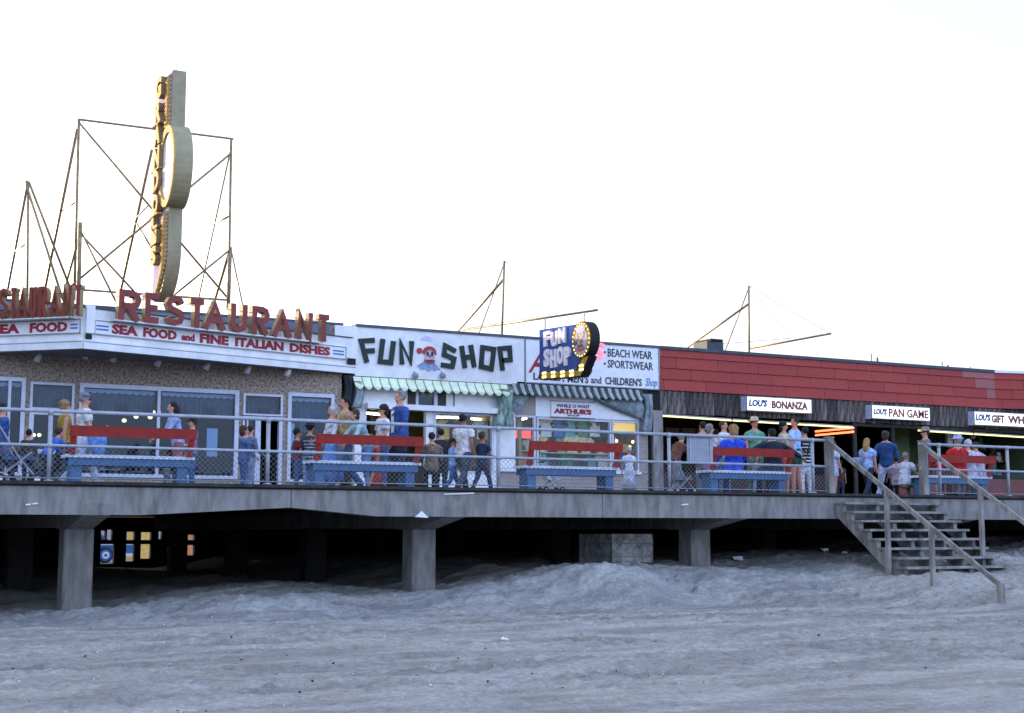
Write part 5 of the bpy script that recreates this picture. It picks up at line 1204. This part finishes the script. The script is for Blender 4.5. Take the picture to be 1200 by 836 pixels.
    if lower == 'skirt':
        hb = .42*H; lw.rings([(P.x, 0, P.z-hb, .135*H*bw, .155*H*bw), (P.x, 0, P.z-hb*.5, .11*H*bw, .13*H*bw), (P.x, 0, P.z-.02*H, .082*H*bw, .108*H*bw), (P.x, 0, P.z+.07*H, .066*H*bw, .088*H*bw)], 18)
        lw.build('skirt', bm_, t, raw=True, smooth=True)
    else:
        springs(lw, -.32, .25, .008)
        for (Hp, K, An, d2), q in zip(leg_pts, (1, -1)):
            if lower == 'shorts': lw.tube([Hp, Hp.lerp(K, .3), Hp.lerp(K, .55)], [.060*H*bw, .060*H*bw, .058*H*bw], 12)
            else: lw.tube([Hp, Hp.lerp(K, .35), K, K.lerp(An, .5), An-d2*.0], [.060*H*bw, .057*H*bw, .042*H, .038*H, .040*H], 12)
        lo_ = lw.build('shorts' if lower == 'shorts' else 'trousers', bm_, t, raw=True); remesh(lo_, .016, 3)
    for (Hp, K, An, d2), q in zip(leg_pts, (1, -1)):
        f = An; tip = Vector((.105*H, 0, -.028*H)); MB().tube([f+Vector((-.028*H, 0, -.018*H)), f+Vector((.02*H, 0, -.014*H)), f+tip*.7, f+tip], [.026*H, .028*H, .024*H, .014*H], 10, fl=.75).build('shoe', cmat(shoe), t, raw=True, smooth=True)
    # hair and hat
    hm = MB(); c = hd(-.014, 0, .022); hm.ell(c, (.055*hr, .050*hr, .054*hr), 14, 10, R(hturn))
    if hstyle in ('bob', 'long', 'curly'):
        hm.ell(hd(-.026, 0, -.012), (.040*hr, .052*hr, .055*hr), 12, 9, R(hturn))
    if hstyle == 'curly': hm.ell(hd(-.012, 0, .030), (.060*hr, .060*hr, .052*hr), 12, 9)
    if hstyle == 'long':
        hm.tube([hd(-.035, 0, .01), hd(-.052, 0, -.05), hd(-.055, 0, -.12), hd(-.05, 0, -.17)], [.045*hr, .048*hr, .044*hr, .018*hr], 10)
    ho = hm.build('hair', cmat(hair), t, raw=True); remesh(ho, .012, 2)
    if hat:
        kind, hc_ = hat; tp = MB()
        if kind == 'cap':
            tp.rings([(*hd(-.006, 0, .034)[:2], hd(0, 0, .034)[2], .060*hr, .053*hr), (*hd(-.006, 0, .055)[:2], hd(0, 0, .055)[2], .058*hr, .051*hr), (*hd(-.008, 0, .078)[:2], hd(0, 0, .078)[2], .036*hr, .034*hr), (*hd(-.008, 0, .086)[:2], hd(0, 0, .086)[2], .012*hr, .012*hr)], 16)
            tp.prism([(.03, -.036), (.085, -.028), (.098, 0), (.085, .028), (.03, .036)], .036, .042, lambda p, q, z_: hd(p, q, z_-.15*max(0, p-.05)))
        else:
            br = .092 if kind == 'brim' else .078
            b_ = hd(-.004, 0, .030); tp.rings([(b_[0], b_[1], b_[2], br*hr, br*.95*hr), (b_[0], b_[1], b_[2]+.006*hr, br*hr, br*.95*hr), (b_[0], b_[1], b_[2]+.012*hr, .060*hr, .054*hr), (b_[0], b_[1], b_[2]+.055*hr, .052*hr, .046*hr), (b_[0], b_[1], b_[2]+.064*hr, .035*hr, .03*hr)], 18)
        tp.build('hat', cmat(hc_), t, raw=True, smooth=True)
    if acc == 'glasses':
        g_ = MB()
        for q in (-1, 1): g_.ell(hd(.050, q*.019, .008), (.006*hr, .016*hr, .012*hr), 8, 6)
        g_.tube([hd(.0, .046, .012), hd(.05, .03, .010), hd(.05, -.03, .010), hd(.0, -.046, .012)], .0025*hr, 5); g_.build('sunglasses', BLACK, t, raw=True)
    t['_arm'] = 0
    del t['_arm']
    return t, arm_pts, (x, Y, zbase), R(face)
def towel(name, label, cat, base, face, p, size, m):
    """cloth or bag hanging from a hand, local point p"""
    x = base[0]+p.x*math.cos(face)-p.y*math.sin(face); y = base[1]+p.x*math.sin(face)+p.y*math.cos(face); z = base[2]+p.z
    vs, fs = [], []; a, b, h = size; n = 14
    for j in range(6):
        t = j/5
        for k in range(n):
            an = 2*math.pi*k/n; r_ = (1+.25*math.sin(an*3+t*2))*(.5+.5*math.sin(math.pi*(.18+t*.75))); vs.append((x+a*r_*math.cos(an)+.02*t, y+b*r_*math.sin(an), z+.02-h*t))
    for j in range(5):
        for k in range(n): fs.append((j*n+k, j*n+(k+1) % n, (j+1)*n+(k+1) % n, (j+1)*n+k))
    fs += [tuple(range(n)), tuple(range(5*n, 6*n))]
    o = MB().add(vs, fs).build(name, m, smooth=True); return tag(o, label, cat)
JE = 0x3E5A8C; NAVY = 0x1E2742; WH = 0xD6D4D6
DB, BR, LB, GY, BK, WHH = 0x2A1C15, 0x4A3223, 0x9C7A4E, 0x8B8784, 0x120F0E, 0xC9C5C2
# --- around the first bench
person('person at the left photo edge in a blue jacket with red sleeves and white yoke', 4, 469, 27.0, 0, 0x31539A, NAVY, BK, pose='walk', sleeve='long', jacket=True, arms=((12, 20, 6), (-12, 15, 6)))
person('blonde woman in a mustard yellow vest walking behind the man in a grey cap', 77, 466, 26.8, 0, 0xB08A2E, 0x23242C, LB, pose='walk2', sleeve='none', hstyle='curly', arms=((8, 40, 8), (-8, 10, 8)), hem=.08)
t_, ar_, b_, f_ = person('man in grey cap, sunglasses and white shirt carrying a pale blue cloth', 100, 457, 26.0, 0, 0xDCDADB, 0xB9C0D4, GY, pose='walk', arms=((-4, 20, 8), (10, 78, 8)), hat=('cap', 0x6C7684), acc='glasses', build=1.1, shoe=0xBEBEC8)
towel('folded_cloth', 'pale blue cloth hanging over the arm of the man in the grey cap', 'cloth', b_, f_, (ar_[1][1]+ar_[1][2])/2, (.15, .08, .52), cmat(0x6E9BDA))
person('child in a bright blue jacket bending forward left of the first bench', 54, 518, 25.4, 20, 0x3F6FC4, NAVY, BR, H=1.12, sleeve='long', lean=38, arms=((40, 20, 6), (50, 20, 6)), kid=True, legs=((25, 40), (-5, 30)))
person('small dark-haired child standing low behind the railing at the far left', 33, 530, 24.9, 80, 0x40382E, NAVY, BK, H=.92, sleeve='long', kid=True)
person('dark-haired woman in a pale blue shirt behind the right end of the first bench', 209, 494, 24.9, 180, 0x9FB2D8, 0xA6606A, BK, H=1.52, sleeve='long', hstyle='long', lean=12, arms=((30, 50, 8), (20, 40, 8)))
person('man in dark cap and pink shirt behind the right end of the first bench', 226, 490, 28.0, 180, 0xA9768E, JE, BR, hat=('cap', 0x22242C), arms=((20, 50, 8), (0, 20, 8)), shoe=0xD8D8DC, kid=False)
person('toddler in grey crouching under the first bench end', 196, 547, 25.0, 60, 0x8E9487, 0x6F7A86, BR, H=.62, kid=True)
# --- by the restaurant door
person('boy in a short blue denim jacket left of the restaurant door', 286.5, 501, 27.5, 0, 0x4A658F, JE, BR, sleeve='long', pose='stand', hstyle='bob', arms=((5, 15, 6), (15, 30, 6)), kid=True, hem=.02, jacket=True)
person('dark-haired person in grey half hidden behind the boy in denim', 294, 499, 28.3, 10, 0x67728C, 0x8C97B4, BK, sleeve='long', arms=((5, 15, 6), (15, 40, 6)))
person('boy in a maroon sweater with white collar beside the restaurant window', 349, 504, 26.4, 0, 0x70222A, JE, BK, sleeve='short', arms=((10, 70, 8), (5, 60, 8)), kid=True, pose='stand')
person('child in a black hat and dark striped sweater, back to the sea', 363.5, 498, 26.2, 60, 0x3A4450, 0x7C93BE, BK, sleeve='long', arms=((15, 60, 8), (10, 50, 8)), hat=('derby', 0x15151A), stripe=0xAEB6BE, kid=True)
# --- behind the second bench
person('white-haired woman in a white cardigan and light blue skirt', 390, 475, 25.4, 180, 0xD9DADF, 0x6FA0E4, WHH, sleeve='long', hstyle='curly', lower='skirt', arms=((12, 40, 8), (12, 55, 8)), build=1.1)
person('tall dark-haired man in a beige jacket beside the white-haired woman', 405, 461, 25.2, 180, 0xB59A6E, 0x55709C, BK, sleeve='long', jacket=True, arms=((8, 10, 6), (-4, 12, 6)), pose='walk', build=1.08)
person('woman in a pale green top bending forward behind the second bench', 432, 497, 24.7, 180, 0xA7C4C9, 0x6B87B8, BR, H=1.6, sleeve='long', lean=30, arms=((30, 25, 8), (40, 30, 8)), legs=((15, 30), (5, 25)), hstyle='bob')
person('dark-haired woman in a white tee shirt and sunglasses behind the second bench', 449, 474, 25.6, 180, 0xE0E0E6, 0x4A6494, DB, hstyle='curly', arms=((10, 70, 8), (5, 60, 8)), acc='glasses', build=1.05)
t_, ar_, b_, f_ = person('tall grey-haired man in a blue suit jacket behind the second bench', 469, 458, 24.3, 180, 0x2E4F8E, 0x262A38, GY, sleeve='long', jacket=True, arms=((5, 15, 8), (0, 12, 8)), build=1.12, hem=.10)
o = MB().prism([(.10, 1.05), (.125, 1.05), (.13, 1.47), (.09, 1.47)], -.05, .05, lambda p, q, s_: (p+.03, s_, q)).build('shirt_front', cmat(WH), t_, raw=True)
t_, ar_, b_, f_ = person('girl in a red dress walking between the two women behind the second bench', 441, 530, 24.6, 180, 0xC24A34, 0xC24A34, BR, H=1.0, kid=True, lower='skirt', pose='walk')
person('person in a tan coat sitting low right of the second bench', 506, 522, 25.2, 70, 0x7E6B58, 0x2A2A38, DB, H=1.45, pose='sit', sleeve='long', seat=.40, arms=((20, 50, 8), (20, 50, 8)))
person('dark-clothed person standing in shade by the fun shop window', 517, 512, 28.5, 60, 0x2B2C30, 0x1E1E26, BK, H=1.5, sleeve='long')
person('child in a light blue top half hidden by the man in the white shirt', 531, 512, 26.6, 0, 0x8DB4E6, 0x3F62A0, BR, sleeve='long', kid=True, pose='walk')
person('dark-haired man in a white short-sleeved shirt walking past the fun shop', 543, 482, 26.3, 30, 0xE3DBDC, 0x474B5C, BK, pose='walk', arms=((25, 12, 6), (-8, 25, 6)), build=1.1, sk=1)
person('boy in a navy tee shirt walking beside the man in the white shirt', 565.5, 506, 26.0, 20, 0x22304E, 0x2C3450, BR, pose='walk2', arms=((10, 40, 6), (20, 60, 6)), kid=True, sk=1)
# --- left of the fourth bench
person('grey-haired person in a brown sweater bending over at the mesh railing', 789, 521, 24.6, 20, 0x6B4234, 0x8E9098, GY, H=1.45, sleeve='long', lean=35, arms=((30, 30, 8), (20, 40, 8)), legs=((35, 50), (20, 50)))
person('dark-haired person facing away behind the grey metal board', 823, 494, 25.5, 90, 0xB9A79A, 0x7F7C88, BK, arms=((5, 30, 8), (5, 30, 8)))
person('grey-haired woman behind the right edge of the grey metal board', 832, 497, 24.7, 45, 0xC7BFC6, 0xB79AB4, GY, hstyle='curly', sleeve='short', arms=((20, 50, 8), (20, 50, 8)), hturn=-60)
person('person in a white shirt with dark neck scarf facing the sea by the fourth bench', 848, 493, 25.2, -70, 0xDDDDE2, 0x7A8696, BR, arms=((10, 80, 8), (10, 70, 8)), sleeve='short')
seatY = BY+.22
person('person in a bright royal blue top sitting on the left of the crowded bench', 859, 505, seatY, 90, 0x1E50D8, 0x3E5EA8, LB, H=1.78, pose='sit', sleeve='long', arms=((10, 40, 14), (10, 40, 14)), build=1.25, hstyle='curly')
person('straw-hatted person in a green blouse facing the sea behind the bench', 884, 490, 25.0, -90, 0x6FA58C, 0x5A7F72, BR, arms=((5, 30, 10), (5, 30, 10)), hat=('brim', 0xC9AE92), build=1.1, sk=2)
person('person in a dark navy jacket slumped over the right end of the crowded bench back', 906, 507, seatY, 80, 0x1A2338, 0x23283C, BK, H=1.72, pose='sit', sleeve='long', lean=6, arms=((-20, 20, 62), (0, 15, 62)), build=1.2)
person('dark-haired woman in a pale yellow top left of the person in green shorts', 918, 494, 24.8, -60, 0xD6C89A, 0xB4484A, BK, hstyle='curly', sleeve='none', arms=((10, 60, 8), (10, 60, 8)), lower='shorts', sk=2)
t_, ar_, b_, f_ = person('person in a pale blue tee shirt and dark green shorts standing at the bench end', 931, 489, 24.1, 120, 0xA9C2EE, 0x1C4632, DB, arms=((0, 10, 8), (12, 18, 8)), lower='shorts', sk=2, pose='stand', hturn=60, build=1.05, shoe=0xD6DAE4)
t_2 = person('person in a black and white striped shirt and white trousers right of the crowded bench', 943, 512, 25.4, 90, 0x1E1E24, 0xDADCE6, BK, H=1.6, sleeve='long', stripe=0xE2E2E2)
person('child in a dark shirt seated low on the far side of the crowded bench', 886, 533, 24.9, -90, 0x8E8A94, 0xA9B6D0, BR, H=.85, kid=True)
# --- at the stair opening
person('person in a white top and skin-coloured legs half hidden by the left gate post', 976, 524, 25.6, 0, 0xC9D4EC, 0xC5CEE2, BR, H=1.3, lower='shorts', kid=True)
person('small dark figure standing in the doorway right of the left gate post', 984, 541, 28.0, 60, 0x4A2A2A, 0x2B2E48, BK, H=1.0, kid=True)
t_, ar_, b_, f_ = person('long-haired blonde woman in a pale blue shirt walking right with a shoulder bag', 1015.5, 511, 25.8, 20, 0xA9BCE6, 0x26304C, 0xB08C58, pose='walk', hstyle='long', arms=((16, 25, 8), (-4, 10, 8)), lean=2)
towel('shoulder_bag', 'grey shoulder bag at the side of the blonde woman', 'bag', b_, f_, Vector((-.18, .14, .95)), (.16, .07, .24), cmat(0x8F94AC))
person('curly brown-haired man in a dark blue sweater and white trousers walking to the right', 1037.5, 503, 26.0, 30, 0x24487E, 0xC3CAE4, BR, pose='walk2', hstyle='curly', sleeve='long', arms=((-14, 14, 8), (14, 14, 8)), build=1.1, shoe=0xC8CCD8)
person('person in a white shirt with a blue stripe sitting left of the right gate post', 1059, 532, 25.0, 20, 0xD4D8E6, 0x7C7A6E, GY, H=1.5, pose='sit', lean=12, seat=.30, arms=((30, 40, 8), (30, 60, 8)))
person('dark-haired seated person beside the one in white by the right gate post', 1050, 538, 25.6, 60, 0xBFA9B2, 0x2C2A30, BK, H=1.3, pose='sit', seat=.32, arms=((20, 40, 8), (20, 60, 8)))
# --- last bench and beyond
person('person in dark glasses and a grey top standing behind the right gate post', 1084.5, 517, 24.6, 150, 0x5E6C84, 0x2E3B5A, BR, H=1.62, hat=('derby', 0x9C8F80), sleeve='long', acc='glasses')
person('person in a bright red sweater and pale hat sitting on the rightmost bench', 1122, 516, seatY, 90, 0xC8141C, 0x5C3A40, GY, H=1.72, pose='sit', sleeve='long', arms=((10, 40, 18), (10, 40, 18)), hat=('derby', 0xA9B4CE), build=1.25)
person('white-haired person in a white blouse sitting beside the one in red', 1137, 523, seatY, 90, 0xD2D0E0, 0xB4B0C0, WHH, H=1.62, pose='sit', sleeve='long', arms=((15, 45, 10), (15, 45, 10)), lean=8)
person('person in a pale pink striped blouse leaning right on the rightmost bench', 1147, 526, seatY, 75, 0xC9B8C8, 0x8E8AA2, DB, H=1.55, pose='sit', sleeve='short', arms=((15, 45, 10), (15, 45, 10)), lean=14)
person('child in red beside the left leg of the rightmost bench', 1100, 540, 24.2, 30, 0xB0202C, 0xC4BCC4, DB, H=.95, kid=True)
# carried and parked things
def stroller(px, py, Y, label, m, sc_=1.0):
    x = at(px, py, Y).x; t = thing('stroller', label, 'stroller', (x, Y, ZD))
    s = sc_
    def p(a, b, c): return (x+a*s, Y+b*s, ZD+c*s)
    for q in (-.2, .2):
        MB().tube([p(-.35, q, 1.0), p(0, q, .45), p(.3, q, .12)], .014, 6).build('frame_tube', PIPE, t); MB().tube([p(.2, q, .55), p(-.3, q, .12)], .014, 6).build('frame_tube', PIPE, t)
        for a in (-.3, .3):
            w_ = MB().tube([p(a, q-.02, .1), p(a, q+.02, .1)], .1*s, 16).build('wheel', BLACK, t); MB().tube([p(a, q-.024, .1), p(a, q+.024, .1)], .05*s, 12).build('hub', WHITE2, w_)
    MB().prism([(-.2, .42), (.25, .42), (.28, .48), (-.12, .5), (-.3, .95), (-.36, .93)], -.18, .18, lambda a, c, b: p(a, b, c)).build('seat', m, t); MB().tube([p(-.36, -.2, 1.0), p(-.36, .2, 1.0)], .016, 6).build('handle', BLACK, t)
stroller(20, 540, 24.9, 'blue canvas stroller at the far left behind the mesh railing', cmat(0x4A5E8C))
stroller(646, 560, 24.9, 'white and blue stroller seen under the third bench', cmat(0xCED6EA), .62)
stroller(799, 560, 24.5, 'grey stroller beside the person bending at the mesh railing', cmat(0x9A9CA8), .7)
person('small child in white standing at the right end of the third bench', 737, 526, 25.2, 60, 0xDFE2EE, 0xC9CCDA, WHH, H=.98, kid=True, lower='skirt')
bpy.context.view_layer.update(); dg = bpy.context.evaluated_depsgraph_get()
new = [bpy.data.meshes.new_from_object(o.evaluated_get(dg)) for o in PEND]
for o, m in zip(PEND, new):
    amp = {'shirt': .011, 'jacket': .013, 'trousers': .009, 'shorts': .007, 'hair': .007}.get(o.name.split('.')[0])
    if amp:
        n_ = len(m.vertices); co = np.empty(n_*3); m.vertices.foreach_get('co', co); no = np.empty(n_*3); m.vertex_normals.foreach_get('vector', no); co = co.reshape(-1, 3); no = no.reshape(-1, 3)
        sd_ = (hash(o.parent['label'] if 'label' in o.parent else 'x') % 97)*.37 if False else (len(o.parent.get('label', 'x'))*.73)
        a_ = np.arctan2(co[:, 1], co[:, 0])*.35; k_ = 26 if amp > .008 else 45
        d_ = vnoise(co[:, 0]*k_*.5+co[:, 2]*k_*.35+40+sd_, co[:, 2]*k_-co[:, 1]*k_*.4+90, 21)+.5*vnoise(co[:, 1]*k_+60+sd_, co[:, 2]*k_*.7+30, 22)
        m.vertices.foreach_set('co', (co+no*(d_*amp*1.6)[:, None]).ravel()); m.update()
    old = o.data; nm = o.name; o.modifiers.clear(); mt = old.materials[0]; o.data = m
    if not m.materials: m.materials.append(mt)
    bpy.data.meshes.remove(old)
